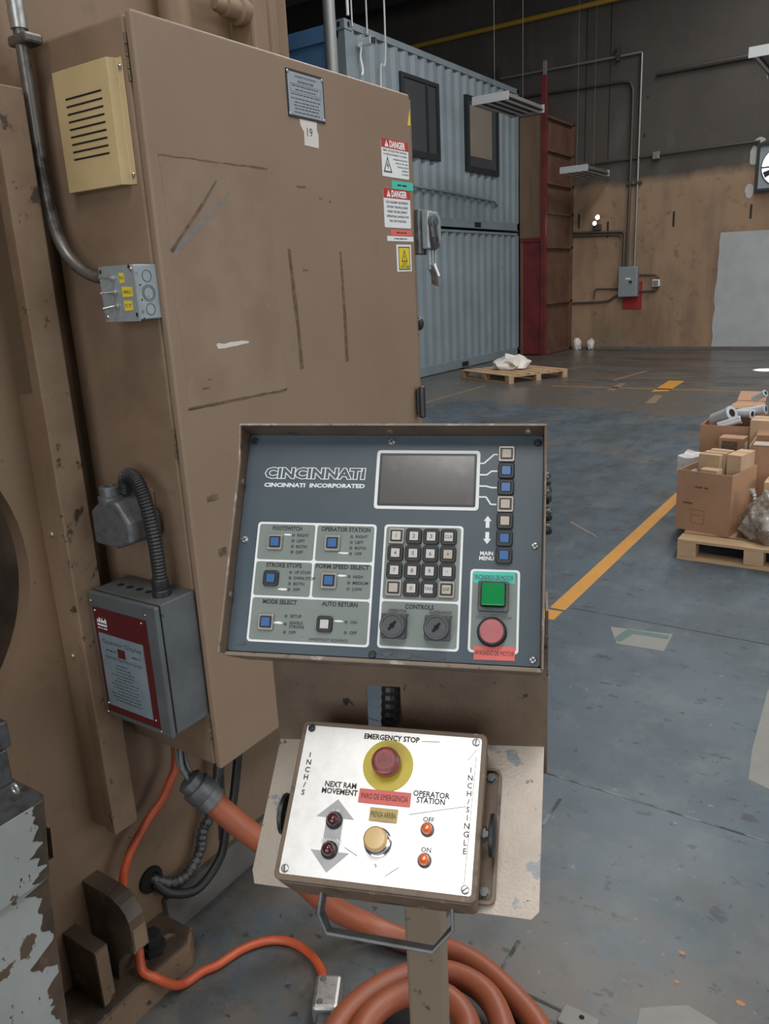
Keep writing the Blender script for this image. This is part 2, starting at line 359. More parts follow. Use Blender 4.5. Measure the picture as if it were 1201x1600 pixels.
# ================================================================== THE HALL
def struct(o):
    o['kind'] = 'structure'; return o
floor = struct(put('floor', bx(-15, 11, -8, 17.54, -.25, 0), 'floor_paint'))
FY = 17.544
b = B()                                        # far wall, with the opening of the extractor fan left out
fx0, fx1, fz0, fz1 = -2.97, -2.17, 3.0, 3.78
box(b, -15, fx0, FY, FY+.25, 0, 8); box(b, fx1, 11, FY, FY+.25, 0, 8); box(b, fx0, fx1, FY, FY+.25, 0, fz0); box(b, fx0, fx1, FY, FY+.25, fz1, 8)
wall_far = struct(put('wall_far', b, 'wall_paint'))
struct(put('wall_left', bx(-15.25, -15, -8, 17.8, 0, 8), 'wall_paint'))
b = B(); box(b, 11, 11.25, -8, 0, 0, 8); box(b, 11, 11.25, 9, 17.8, 0, 8); box(b, 11, 11.25, 0, 9, 5, 8)
struct(put('wall_right', b, 'wall_paint'))
b = B(); box(b, -15.25, -2, -8.25, -8, 0, 8); box(b, 8, 11.25, -8.25, -8, 0, 8); box(b, -2, 8, -8.25, -8, 6, 8)  # opening put in and sized for the light it lets onto the machine
struct(put('wall_back', b, 'wall_paint'))
ceiling = struct(put('ceiling', bx(-15.25, 11.25, -8.25, 17.8, 7.9, 8.1), 'roof_steel'))
for y in (10.6, 13.6, 16.4):
    put('roof_beam', bx(-15, 11, y-.12, y+.12, 7.35, 7.9), 'roof_beam', ceiling)
for x in (-13.5, -9.5, -5.5):
    put('roof_purlin', bx(x-.05, x+.05, 6, 17.5, 7.72, 7.9), 'roof_beam', ceiling)
# white paint on the far wall and pale render around the fan
random.seed(3)
pts = [(-3.575, 2.27)]+[(-3.575-.05*i/12+random.uniform(-.02, .02), 2.27-2.2*i/12) for i in range(1, 12)]+[(-3.62, .05), (3, .05), (3, 2.24), (-1.2, 2.24), (-2.4, 2.25)]
put('white_paint_area', prism(B(), pts, 0, .003, axes((1, 0, 0), (0, 0, 1), (0, -1, 0), (0, FY, 0))), 'wall_white', wall_far)
def blob(cx, cy, rx, ry, n=14, j=.3): return [(cx+rx*math.cos(2*PI*i/n)*random.uniform(1-j, 1), cy+ry*math.sin(2*PI*i/n)*random.uniform(1-j, 1)) for i in range(n)]
WALLM = axes((1, 0, 0), (0, 0, 1), (0, -1, 0), (0, FY, 0))
for cx, cz, rx, rz in ((-3.07, 3.62, .09, .2), (-3.1, 3.0, .09, .15), (-2.98, 3.88, .1, .06)):
    put('render_patch', prism(B(), blob(cx, cz, rx, rz), 0, .004, WALLM), 'wall_patch', wall_far)
for cx, cz, h in ((-5.86, 2.5, .32), (-4.5, 2.6, .3), (-3.05, 2.62, .26), (-6.5, 2.72, .3), (-5.12, 4.95, .05), (-5.16, 4.25, .06)):
    put('wall_slot', prism(B(), [(cx-.022, cz-h/2), (cx+.022, cz-h/2), (cx+.022, cz+h/2), (cx-.022, cz+h/2)], 0, .004, WALLM), 'roof_beam', wall_far)
for x in (-6.4, -5.9):
    put('wall_joint', prism(B(), [(x-.012, 3.9), (x+.012, 3.9), (x+.012, 7.8), (x-.012, 7.8)], 0, .003, WALLM), 'roof_beam', wall_far)
put('base_strip', bx(-6.6, 11, FY-.03, FY, 0, .05), 'concrete_trim', wall_far)
# floor: markings, joints, patches, tyre marks (parts of the floor)
def slab(name, out, m, h=.0012): return put(name, prism(B(), out, 0, h), m, floor)
def strip(x0, x1, y0, y1): return [(x0, y0), (x1, y0), (x1, y1), (x0, y1)]
slab('painted_line', strip(-1.394, -1.315, 3.455, 7.2), 'line_yellow')
slab('painted_line', [(-1.405, 3.305), (-1.32, 3.325), (-1.32, 3.435), (-1.43, 3.425)], 'line_yellow')
slab('painted_line', [(-3.03, 11.1), (-2.83, 11.2), (-2.88, 12.3), (-3.11, 12.3)], 'line_yellow')
slab('painted_line', [(-2.82, 10.05), (-2.7, 10.1), (-2.8, 10.8), (-2.9, 10.8)], 'line_faded')
slab('painted_line', [(-3.66, 11.1), (-3.55, 11.1), (-3.62, 11.9), (-3.72, 11.9)], 'line_faded')
slab('painted_line', [(-3.95, 12.2), (-3.88, 12.2), (-3.74, 13.5), (-3.82, 13.5)], 'line_faded')
slab('painted_line', strip(-4.6, -1.0, 11.33, 11.42), 'line_faded')
slab('painted_line', strip(-5.66, -5.59, 7.5, 11.2), 'line_faded')
slab('painted_line', [(-1.83, 4.86), (-1.56, 4.62), (-1.555, 4.635), (-1.82, 4.88)], 'line_faded')
for y, x0, x1 in ((2.155, -2.2, 4), (3.5, -1.3, 4), (1.337, -.9, .5)):
    slab('floor_joint', strip(x0, x1, y-.004, y+.004), 'joint_dark', .0008)
for x, y0, y1 in ((-.785, 1.7, 2.05), (-.665, 1.337, 1.47), (-.86, 1.337, 1.6)):
    slab('floor_joint', strip(x-.005, x+.005, y0, y1), 'joint_dark', .0008)
slab('floor_patch', [(-1.06, 3.37), (-.98, 3.21), (-.78, 3.23), (-.79, 3.42)], 'patch_pale', .0006)
slab('floor_patch', [(-.97, 3.235), (-.945, 3.34), (-.795, 3.355), (-.80, 3.395), (-.985, 3.38), (-1.01, 3.235)], 'patch_green', .0009)
slab('floor_patch', [(-.345, 3.08), (-.325, 2.62), (-.305, 2.44), (-.2, 2.40), (.2, 2.4), (.2, 3.1)], 'patch_pale', .0006)
slab('floor_patch', blob(-.24, 1.40, .14, .10), 'patch_pale', .0006)
for x, y, r in ((-.315, 1.635, .010), (-.305, 1.545, .008), (-.17, 1.56, .012)): slab('paint_spot', blob(x, y, r, r*.7, 9), 'orange_speck', .0009)
for R0, cx, cy in ((4.6, -3.2, 14.6), (5.2, -3.0, 15.2), (3.3, -2.6, 14.9)):
    slab('tyre_mark', [(cx+R0*math.cos(a), cy+R0*.62*math.sin(a)) for a in [math.radians(180+i*7) for i in range(24)]]+[(cx+(R0-.16)*math.cos(a), cy+(R0-.16)*.62*math.sin(a)) for a in [math.radians(180+i*7) for i in range(23, -1, -1)]], 'skid', .0007)

# ================================================================== PRESS BRAKE (left)
PX = -1.45
pb = thing('press_brake', (PX, 1.2, 0), 'tan press brake frame with round throat opening and chipped grey bed, left edge', 'press brake')
YZ = axes((0, 1, 0), (0, 0, 1), (1, 0, 0), (0, 0, 0))       # local xy -> world yz, extruded along +x
cyc, czc, cr = .481, 1.09, .361
arc = [(cyc+cr*math.cos(a), czc+cr*math.sin(a)) for a in [math.radians(-90+i*6) for i in range(31)]]
out = [(.2, 0), (1.79, 0), (1.79, 2.7), (.2, 2.7), (.2, czc+cr), (cyc, czc+cr)]+arc[::-1][1:-1]+[(cyc, czc-cr), (.2, czc-cr)]
put('side_plate', prism(B(), out, PX-.04, PX, YZ), 'tan_paint', pb)
put('throat_back', bx(PX-.9, PX-.86, -.6, 1.6, .2, 2.4), 'throat_brown', pb)
put('throat_floor', bx(PX-.86, PX-.1, -.5, .6, .66, .76), 'dark_steel', pb)
put('base_bar', bx(PX, -1.43, 1.03, 1.79, 0, .11), 'concrete_trim', pb, bevel=.004)
# bar screwed along the plate
put('edge_bar', bx(-1.396, -1.366, .878, .941, .435, 1.945), 'chipped_tan', pb, bevel=.003)
put('spacer_bar', bx(PX, -1.396, .884, .935, .437, 1.41), 'tan_paint', pb)
for z in (1.13, .86):
    screw(pb, axes((1, 0, 0), (0, 0, 1), (0, -1, 0), (-1.42, .884, z)), .006, 'zinc', False, 'bolt')
# upper plate stiffeners seen over the cabinet
b = B(); cyl(b, (PX+.03, 1.375, 1.9), (PX+.03, 1.375, 2.7), .035); put('pipe', b, 'tan_paint', pb, smooth=True)
b = B(); cyl(b, (PX+.03, 1.665, 1.9), (PX+.03, 1.665, 2.7), .032); put('pipe', b, 'tan_paint', pb, smooth=True)
b = B(); lathe(b, [(.0, 0), (.012, .002), (.017, .01), (.017, .03), (.022, .032), (.022, .07), (.03, .075), (.03, .10)], 16, M=axes((1, 0, 0), (0, 0, 1), (0, 1, 0), (PX+.05, 1.475, 2.205)))
put('valve_cap', b, 'tan_paint', pb, smooth=True)
put('valve_body', bx(PX, PX+.08, 1.57, 1.625, 2.1, 2.27), 'tan_paint', pb, bevel=.008)
# foot: base block, gusset, rib
put('foot_block', prism(B(), [(-1.45, .3), (-1.316, .3), (-1.316, .985), (-1.347, 1.024), (-1.45, 1.024)], 0, .075), 'oily_brown', pb, bevel=.004)
put('foot_edge', prism(B(), [(-1.316, .3), (-1.31, .3), (-1.31, .99), (-1.345, 1.03), (-1.347, 1.024), (-1.316, .985)], 0, .072), 'chipped_tan', pb)
XZ = axes((1, 0, 0), (0, 0, 1), (0, -1, 0), (0, 0, 0))      # local xy -> world xz, extruded along -y
g = [(-1.45, .075), (-1.45, .315), (-1.36, .315)]+[(-1.36+.065*math.sin(math.radians(t)), .25+.065*math.cos(math.radians(t))) for t in (18, 36, 54, 72, 90)]+[(-1.295, .185), (-1.33, .17), (-1.36, .13), (-1.37, .075)]
put('gusset', prism(B(), g, -.872, -.83, XZ), 'oily_brown', pb, bevel=.002)
put('gusset_edge', bx(-1.2955, -1.2935, .834, .868, .19, .247), 'chipped_tan', pb)
put('rib', bx(-1.45, -1.337, .762, .796, .075, .225), 'oily_brown', pb, bevel=.002)
put('rib_edge', bx(-1.337, -1.335, .764, .794, .08, .222), 'chipped_tan', pb)
b = B(); lathe(b, [(.03, 0), (.03, .02), (.022, .02), (.022, .05), (0, .05)], 6, (-1.37, .93, .075)); put('anchor_bolt', b, 'rubber', pb)
b = B(); lathe(b, [(.034, 0), (.034, .006), (.022, .008), (.022, .003), (0, .003)], 20, M=axes((0, 1, 0), (0, 0, 1), (1, 0, 0), (PX, 1.006, .187))); put('cable_grommet', b, 'void', pb)
b = B(); tube(b, spline([(-1.448, 1.25, .14), (-1.448, 1.28, .5)], 3), .012); put('bracket_pipe', b, 'dark_steel', pb)

# bed end with chipped grey paint
bd = pb
put('light_block_ram', bx(-4.5, -1.22, .05, .42, 1.15, 2.75), 'tan_paint', pb, bevel=.01)  # out of view, added to block light from the back left
put('upper_cover', prism(B(), [(-.1, .61), (.612, .61), (.628, .758), (-.1, .758)], -1.185, -1.17, YZ), 'bed_paint', bd, bevel=.002)
put('lower_cover', prism(B(), [(-.1, .06), (.583, .06), (.612, .608), (-.1, .608)], -1.19, -1.175, YZ), 'bed_paint', bd, bevel=.002)
put('bed_body', bx(-1.6, -1.19, -.1, .575, 0, .75), 'dark_steel', bd)
put('bed_top', bx(-1.45, -1.17, -.1, .63, .758, .768), 'dark_steel', bd)
b = B(); tube(b, [(-1.20, .624, .62), (-1.20, .638, .625), (-1.195, .640, .69), (-1.19, .630, .70)], .004, sq=(.011, .0015)); put('bent_tab', b, 'chipped_tan', bd)
random.seed(21)
put('rust_edge', prism(B(), [(.629, .757), (.613, .612)]+[(.613+.015*i/40-max(.003, .018+.03*noise.noise((i*.23, 0, 0))+.012*noise.noise((i*.9, 5, 0))), .612+.145*i/40) for i in range(41)], -1.171, -1.1692, YZ), 'oily_brown', bd)
put('rust_edge', prism(B(), [(.612, .607), (.584, .07)]+[(.584+.028*i/90-max(.004, .022+.045*noise.noise((i*.16, 9, 0))+.012*noise.noise((i*.8, 5, 0))), .07+.53*i/90) for i in range(91)], -1.176, -1.1742, YZ), 'oily_brown', bd)
b = B(); tube(b, [(-1.2+.009*math.cos(t), .6, .787+.009*math.sin(t)) for t in [i*PI/8 for i in range(17)]], .0025, 8); put('eye_ring', b, 'zinc', bd, smooth=True)
dbk = thing('die_block', (-1.3, .56, .768), 'dark steel stepped die block on top of the grey bed cover', 'die block')
put('lower_step', bx(-1.4, -1.25, .1, .625, .768, .835), 'dark_steel', dbk, bevel=.003)
put('upper_step', bx(-1.38, -1.25, .1, .635, .835, .885), 'dark_steel', dbk, bevel=.003)

# ================================================================== ELECTRICAL CABINET
cb = thing('electrical_cabinet', (-1.29, 1.45, .607), 'tall tan electrical cabinet with danger stickers on its door', 'cabinet')
body = put('body', bx(-1.43, -1.161, 1.006, 1.882, .607, 2.035), 'side_paint', cb, bevel=.006)
put('body_flange', bx(-1.175, -1.150, 1.873, 1.893, .612, 2.03), 'cabinet_paint', cb, bevel=.002)
door = put('door', bx(-1.157, -1.14, 1.004, 1.871, .605, 2.037), 'cabinet_paint', cb, bevel=.005, seg=3)
put('door_gap', bx(-1.161, -1.157, 1.012, 1.865, .615, 2.03), 'void', cb)
for z0, z1 in ((1.93, 2.005), (1.28, 1.34), (.66, .72)):
    b = B()
    for i in range(4): cyl(b, (-1.1585, 1.0035, z0+(z1-z0)*i/4+.001), (-1.1585, 1.0035, z0+(z1-z0)*(i+1)/4-.001), .003, n=10)
    put('hinge', b, 'tape_stain', cb, smooth=True)
DM = axes((0, 1, 0), (0, 0, 1), (1, 0, 0), (-1.14, 0, 0))    # door plane: x = world y, y = world z
def dpatch(name, out, m, h=.0004, z0=0, parent=cb): return put(name, prism(B(), out, z0, z0+h), m, parent, DM)
random.seed(11)
def rough_quad(y0, y1, z0, z1, j=.004, n=7):
    p = []
    for (a, b_), (c, d) in (((y0, z0), (y1, z0)), ((y1, z0), (y1, z1)), ((y1, z1), (y0, z1)), ((y0, z1), (y0, z0))):
        for i in range(n): p.append((a+(c-a)*i/n+random.uniform(-j, j), b_+(d-b_)*i/n+random.uniform(-j, j)))
    return p
dpatch('removed_plate_mark', rough_quad(1.03, 1.312, 1.374, 1.818, .0025), 'pale_patch')  # slightly paler paint where a plate was taken off
dpatch('stain_line', rough_quad(1.03, 1.315, 1.371, 1.3755, .0012, 20), 'tape_stain', .0005)
dpatch('stain_line', rough_quad(1.028, 1.31, 1.816, 1.819, .001, 20), 'tape_stain', .0005)
dpatch('glue_smear', [(1.035, 1.642), (1.06, 1.662), (1.13, 1.712), (1.205, 1.772), (1.215, 1.782), (1.185, 1.762), (1.11, 1.712), (1.05, 1.668), (1.033, 1.655)], 'smear_grey', .0006)
dpatch('glue_smear', [(1.036, 1.655), (1.06, 1.68), (1.12, 1.735), (1.165, 1.785), (1.162, 1.786), (1.11, 1.735), (1.055, 1.683), (1.03, 1.66)], 'tape_stain', .0006)
dpatch('tape_scrap', rough_quad(1.12, 1.21, 1.48, 1.487, .003, 5), 'paper', .0006)
dpatch('tape_residue', [(1.355, 1.665), (1.363, 1.665), (1.372, 1.56), (1.378, 1.412), (1.366, 1.412), (1.365, 1.5), (1.36, 1.55)], 'tape_stain', .0006)
dpatch('tape_residue', [(1.538, 1.66), (1.545, 1.66), (1.549, 1.5), (1.548, 1.41), (1.536, 1.41), (1.538, 1.5)], 'tape_stain', .0006)
for y, z, l in ((1.40, 1.79, .03), (1.475, 1.77, .012), (1.51, 1.765, .008), (1.40, 1.62, .016), (1.085, 1.42, .012), (1.07, 1.405, .02)):
    dpatch('scratch', rough_quad(y, y+l, z, z+.003, .001, 4), 'tape_stain', .0005)
for y, z, w_, h in ((1.05, 1.185, .03, .012), (1.065, 1.065, .022, .018)): dpatch('scratch', rough_quad(y, y+w_, z, z+h, .0012, 4), 'tape_stain', .0005)
# nameplate
np_ = dpatch('nameplate', rr(1.39, 1.514, 1.925, 2.016, .003), 'black_print', .0015)
o = put('plate_face', prism(B(), rr(1.394, 1.510, 1.930, 2.011, .003), .0015, .0018), 'name_steel', np_, DM)
b = B(); text(b, 'CINCINNATI INCORPORATED', 1.452, 2.004, .006, .002, w=.07); text(b, 'ELECTRICAL SYSTEM', 1.452, 1.995, .006, .002, w=.05, bold=.02)
ringp(b, [(1.402, 1.974), (1.502, 1.974), (1.502, 1.99), (1.402, 1.99)], [(1.4027, 1.9747), (1.5013, 1.9747), (1.5013, 1.9893), (1.4027, 1.9893)], .0018, .0019)
for k, (z, wd) in enumerate(((1.986, .09), (1.979, .07), (1.970, .098), (1.962, .10), (1.955, .08), (1.949, .085), (1.943, .08), (1.936, .085))): dashes(b, 1.452, z, wd, .0028, .0018)
put('lettering', b, 'black_print', np_, DM)['kind'] = 'stuff'
for y in (1.395, 1.509):
    for z in (1.931, 2.010): screw(np_, DM @ T(y, z, .0018), .0035, 'zinc', False)
t = dpatch('number_tag', [(1.425, 1.926), (1.484, 1.926), (1.482, 1.91), (1.487, 1.90), (1.485, 1.873), (1.437, 1.875), (1.438, 1.9), (1.428, 1.912)], 'paper', .0006)
b = B(); text(b, '19', 1.457, 1.902, .024, .0008); put('lettering', b, 'dark_steel', t, DM)
def danger(z0, z1, lines, icon):
    s = dpatch('danger_sign', rr(1.732, 1.855, z0, z1, .004), 'sticker_white', .0006)
    h = z1-z0; hd = z1-.24*h
    put('red_band', prism(B(), [(1.732, hd), (1.855, hd), (1.855, z1), (1.732, z1)], .0006, .0008), 'sticker_red', s, DM)
    b = B(); text(b, 'DANGER', 1.804, (hd+z1)/2, .021, .001, w=.072, bold=.04)
    yy = 1.755; box(b, yy-.0008, yy+.0008, hd+.008, hd+.014, .0008, .0009)
    prism(b, [(yy-.009, hd+.003), (yy+.009, hd+.003), (yy, z1-.003)], .0008, .0009); put('heading', b, 'white_print', s, DM)
    b = B()
    if icon:
        ringp(b, [(1.738, z0+.010), (1.776, z0+.010), (1.757, z0+.047)], [(1.743, z0+.013), (1.771, z0+.013), (1.757, z0+.041)], .0008, .0009)
        prism(b, [(1.757, z0+.036), (1.753, z0+.024), (1.757, z0+.025), (1.756, z0+.015), (1.762, z0+.028), (1.758, z0+.027)], .0008, .0009)
    for tx, y, z, sz, wd in lines: text(b, tx, y, z0+z, sz, .001, w=wd, bold=.01)
    put('lettering', b, 'black_print', s, DM)['kind'] = 'stuff'
danger(1.837, 1.923, [('RISK OF ELECTRIC SHOCK', 1.793, .060, .006, .108), ('TO REDUCE POSSIBILITY OF INJURY', 1.793, .051, .005, .11), ('TURN MAIN DISCONNECT', 1.816, .042, .005, .07), ('SWITCH "OFF" AND', 1.822, .034, .005, .058), ('PADLOCK BEFORE', 1.826, .026, .005, .05), ('OPENING', 1.836, .018, .005, .03), ('ENCLOSURE', 1.836, .010, .005, .03)], True)
danger(1.719, 1.810, [('VOLTAGE MAY BE PRESENT', 1.793, .060, .008, .105), ('WITHIN THIS ENCLOSURE', 1.793, .049, .008, .098), ('WHEN THE DISCONNECT', 1.793, .038, .008, .094), ('OPERATING HANDLE IS IN', 1.793, .027, .008, .104), ("THE 'OFF' POSITION.", 1.793, .016, .008, .08)], False)
def label_strip(y0, y1, z0, z1, m, tm='dark_print', wd=.5, name='label_strip'):
    s = dpatch(name, [(y0, z0), (y1, z0), (y1, z1), (y0, z1)], m, .0007); b = B(); dashes(b, (y0+y1)/2, (z0+z1)/2, (y1-y0)*wd, (z1-z0)*.32, .0007); put('lettering', b, tm, s, DM)['kind'] = 'stuff'; return s
label_strip(1.773, 1.871, 1.811, 1.83, 'green_tape'); label_strip(1.760, 1.857, 1.7005, 1.7145, 'red_tape'); label_strip(1.741, 1.865, 1.687, 1.699, 'sticker_white', 'black_print')
s = dpatch('voltage_sticker', [(1.781, 1.613), (1.851, 1.613), (1.851, 1.679), (1.781, 1.679)], 'sticker_white', .0007)
put('yellow_field', prism(B(), [(1.791, 1.619), (1.842, 1.619), (1.842, 1.672), (1.791, 1.672)], .0007, .0009), 'sticker_yellow', s, DM)
b = B(); ringp(b, [(1.789, 1.617), (1.844, 1.617), (1.844, 1.674), (1.789, 1.674)], [(1.7915, 1.6195), (1.8415, 1.6195), (1.8415, 1.6715), (1.7915, 1.6715)], .0009, .001)
ringp(b, [(1.802, 1.637), (1.832, 1.637), (1.817, 1.667)], [(1.806, 1.6395), (1.828, 1.6395), (1.817, 1.6615)], .0009, .001)
text(b, '!', 1.817, 1.6465, .016, .0011, bold=.03); text(b, 'ALTO', 1.817, 1.632, .008, .0011, bold=.02); text(b, 'VOLTAJE', 1.817, 1.624, .008, .0011, w=.042, bold=.02)
put('lettering', b, 'black_print', s, DM)['kind'] = 'stuff'
s = dpatch('corner_sticker', [(1.857, 1.965), (1.87, 1.965), (1.87, 2.005)], 'sticker_yellow', .0007)
# door handle and disconnect switch
b = B(); box(b, -1.14, -1.128, 1.845, 1.869, 1.235, 1.305); put('handle', b, 'black_plastic', cb, bevel=.004)
put('handle_grip', bx(-1.13, -1.115, 1.842, 1.862, 1.225, 1.312), 'black_plastic', cb, bevel=.005)
ds = put('disconnect_switch', bx(-1.16, -1.135, 1.89, 1.965, 1.655, 1.768), 'cast_grey', cb, bevel=.004)
put('switch_cover', prism(B(), [(1.90, 1.668), (1.945, 1.668), (1.968, 1.69), (1.968, 1.745), (1.95, 1.762), (1.90, 1.762)], 0, .022, axes((0, 1, 0), (0, 0, 1), (1, 0, 0), (-1.135, 0, 0))), 'galvanised', ds, bevel=.004)
b = B(); tube(b, [(-1.108, 1.912, 1.735), (-1.105, 1.915, 1.70), (-1.108, 1.928, 1.668)], .01, sq=(.014, .006)); put('lever', b, 'dark_steel', ds, bevel=.004)
b = B(); lathe(b, [(.017, 0), (.017, .012), (.010, .014), (.010, .018), (0, .018)], 18, M=axes((0, 1, 0), (0, 0, 1), (1, 0, 0), (-1.113, 1.912, 1.735))); put('lever_hub', b, 'cast_grey', ds, smooth=True)
for k in range(3): put('padlock_hasp', bx(-1.13, -1.118, 1.912+.014*k, 1.922+.014*k, 1.615, 1.668), 'galvanised', ds, bevel=.002)
b = B(); tube(b, [(-1.12, 1.92, 1.63), (-1.115, 1.934, 1.60), (-1.12, 1.945, 1.575)], .01, sq=(.014, .006)); put('handle_end', b, 'zinc', ds, bevel=.003)
b = B(); lathe(b, [(.014, 0), (.02, .005), (.02, .012), (0, .016)], 18, M=axes((1, 0, 0), (0, 0, 1), (0, 1, 0), (-1.16, 1.893, 1.475))); put('lock_knob', b, 'black_plastic', cb, smooth=True)
for z in (1.50, 1.45, 1.44, 1.41, 1.395): put('latch_catch', bx(-1.165, -1.15, 1.892, 1.899, z, z+.008), 'zinc', cb)
# vent cover with slots on the cabinet side, facing the camera
SM = axes((1, 0, 0), (0, 0, 1), (0, -1, 0), (0, 1.006, 0))   # side plane: x = world x, y = world z, z towards camera
vc = put('vent_cover', prism(B(), [(-1.345, 0), (-1.345, .018), (-1.195, .018), (-1.188, .002), (-1.175, .002), (-1.175, 0)], 1.772, 1.972, axes((1, 0, 0), (0, -1, 0), (0, 0, 1), (0, 1.006, 0))), 'vent_cream', cb, bevel=.0015)
for k in range(9):
    z = 1.9245-k*.01235
    put('vent_slot', bx(-1.316, -1.217, .9875, .989, z-.0016, z+.0016), 'void', vc)
for z in (1.957, 1.787): screw(vc, SM @ T(-1.181, z, .003), .005, 'chrome', False)

# ================================================================== TOGGLE SWITCH BOX on the cabinet side
tb = thing('toggle_switch_box', (-1.19, 1.006, 1.545), 'galvanised junction box with three toggle switches and yellow tags on the cabinet side', 'switch box')
put('box', bx(-1.247, -1.152, .953, 1.005, 1.543, 1.637), 'galvanised', tb, bevel=.002)
cv = put('cover', prism(B(), [(-1.243, 1.541), (-1.150, 1.541), (-1.150, 1.633), (-1.158, 1.637), (-1.240, 1.637), (-1.245, 1.632)], .053, .0545, SM), 'galvanised', tb)
for x, z in ((-1.157, 1.629), (-1.237, 1.549)): screw(cv, SM @ T(x, z, .0545), .004, 'chrome', False)
for x, z in ((-1.162, 1.633), (-1.240, 1.628), (-1.156, 1.552)): put('cover_slot', prism(B(), circ(x, z, .003, 10, .004), .0545, .0548, SM), 'void', cv)
for k, (x, z, y0, y1, tx) in enumerate(((-1.206, 1.6155, -1.190, -1.177, 'RO'), (-1.206, 1.5915, -1.187, -1.160, 'AMARILLO'), (-1.204, 1.568, -1.186, -1.164, 'CT'))):
    b = B(); lathe(b, [(.006, 0), (.006, .003), (.0035, .004), (.0035, .009), (0, .009)], 6, M=SM @ T(x, z, .0545)); sw = put('toggle_switch', b, 'zinc', tb)
    b = B(); d = Vector((-.012, (.002, -.001, -.004)[k], .016)); cyl(b, (x, z, .062), Vector((x, z, .062))+d, .0016, .0026, 10); put('lever', b, 'chrome', sw, SM, smooth=True)
    tg = put('name_tag', prism(B(), [(y0, z-.009), (y1, z-.008), (y1, z+.008), (y0, z+.009)], .0545, .0552, SM), 'sticker_yellow', tb)
    b = B(); text(b, tx, (y0+y1)/2, z, .008, .0555, w=(y1-y0)*.8); put('lettering', b, 'black_print', tg, SM)
TM = axes((0, 1, 0), (0, 0, 1), (1, 0, 0), (-1.152, 0, 0))
for z, r in ((1.617, .0105), (1.588, .0115), (1.56, .0105)):
    ko = put('knockout', ringp(B(), circ(.980, z, r), circ(.980, z, r-.0011), .0001, .0006, TM), 'dark_steel', tb)
put('knockout_rim', ringp(B(), circ(.980, 1.588, .0145), circ(.980, 1.588, .0135), .0001, .0006, TM), 'dark_steel', tb)
for z in (1.602, 1.577, 1.545): put('screw_hole', prism(B(), circ(.963, z, .0016, 10), .0001, .0006, TM), 'void', tb)

# conduit from the switch box up the machine
cd = thing('steel_conduit', (-1.386, .965, 1.6), 'dirty steel conduit bending from the toggle switch box up past the cabinet', 'conduit')
b = B(); tube(b, spline([(-1.250, .978, 1.618), (-1.285, .974, 1.622), (-1.32, .970, 1.638), (-1.352, .967, 1.668), (-1.374, .966, 1.72), (-1.384, .966, 1.80), (-1.386, .966, 1.98), (-1.386, .966, 2.5)], 8), .0115, 14); put('pipe', b, 'conduit_dirty', cd, smooth=True)
b = B(); cyl(b, (-1.386, .966, 2.045), (-1.386, .966, 2.09), .015); cyl(b, (-1.386, .966, 2.085), (-1.386, .966, 2.3), .0135); put('coupling', b, 'zinc', cd, smooth=True)
put('strap', bx(-1.41, -1.355, .953, .99, 2.018, 2.036), 'conduit_dirty', cd, bevel=.005)

# ================================================================== DISPLAY ENCLOSURE below it
dr = thing('display_enclosure', (-1.26, 1.005, .73), 'grey steel enclosure with red and pale blue instruction label, mounted low on the cabinet', 'enclosure')
put('body', bx(-1.358, -1.158, .918, 1.005, .732, 1.012), 'enclosure_grey', dr, bevel=.002)
put('lid_seal', bx(-1.352, -1.164, .914, .918, .738, 1.006), 'void', dr)
lid = put('lid', bx(-1.362, -1.156, .903, .914, .728, 1.012), 'enclosure_grey', dr, bevel=.004)
EM = axes((1, 0, 0), (0, 0, 1), (0, -1, 0), (0, .903, 0))
ov = put('label_plate', prism(B(), [(-1.352, .742), (-1.188, .742), (-1.188, .980), (-1.352, .980)], 0, .0008, EM), 'deep_red', dr)
put('text_field', prism(B(), [(-1.344, .758), (-1.207, .758), (-1.207, .924), (-1.344, .924)], .0008, .001, EM), 'pale_blue', ov)
b = B(); text(b, 'Operator Display', -1.2755, .906, .013, .0012, w=.12); dashes(b, -1.312, .888, .03, .004, .001); dashes(b, -1.235, .888, .025, .004, .001); text(b, 'Normal Operation Guide', -1.2755, .872, .011, .0012, w=.112)
for k in range(12): dashes(b, -1.285+.004*(k % 3), .858-.0075*k, (.035, .05, .055, .07, .05, .075, .08, .08, .06, .09, .09, .08)[k], .003, .001)
put('lettering', b, 'dark_print', ov, EM)['kind'] = 'stuff'
put('indicator_window', prism(B(), [(-1.29, .878), (-1.267, .878), (-1.267, .898), (-1.29, .898)], .001, .0014, EM), 'deep_red', ov)
b = B()
for i in range(5): prism(b, [(-1.342+.006*i, .940), (-1.337+.006*i, .940), (-1.337+.006*i, .952+.004*(i % 3)), (-1.342+.006*i, .950+.004*((i+1) % 3))], .0008, .001)
box(b, -1.343, -1.312, .944, .948, .0008, .001); dashes(b, -1.328, .935, .03, .003, .0009)
put('emblem', b, 'white_print', ov, EM)['kind'] = 'stuff'
for x, z in ((-1.354, .992), (-1.188, .992), (-1.188, .738), (-1.354, .738), (-1.345, .972), (-1.203, .972), (-1.200, .760), (-1.348, .760)):
    screw(dr, EM @ T(x, z, .0008), .003, 'chrome', False)
for k in range(4): put('cable_hole', prism(B(), circ(-1.323+.029*k, .957, .008, 18), 1.0121, 1.0125), 'void', dr)
b = B(); lathe(b, [(.018, 0), (.018, .012), (.016, .014), (.017, .016), (.017, .035), (.013, .04), (0, .04)], 20, (-1.197, .956, 1.012)); put('hose_gland', b, 'rubber', dr, smooth=True)

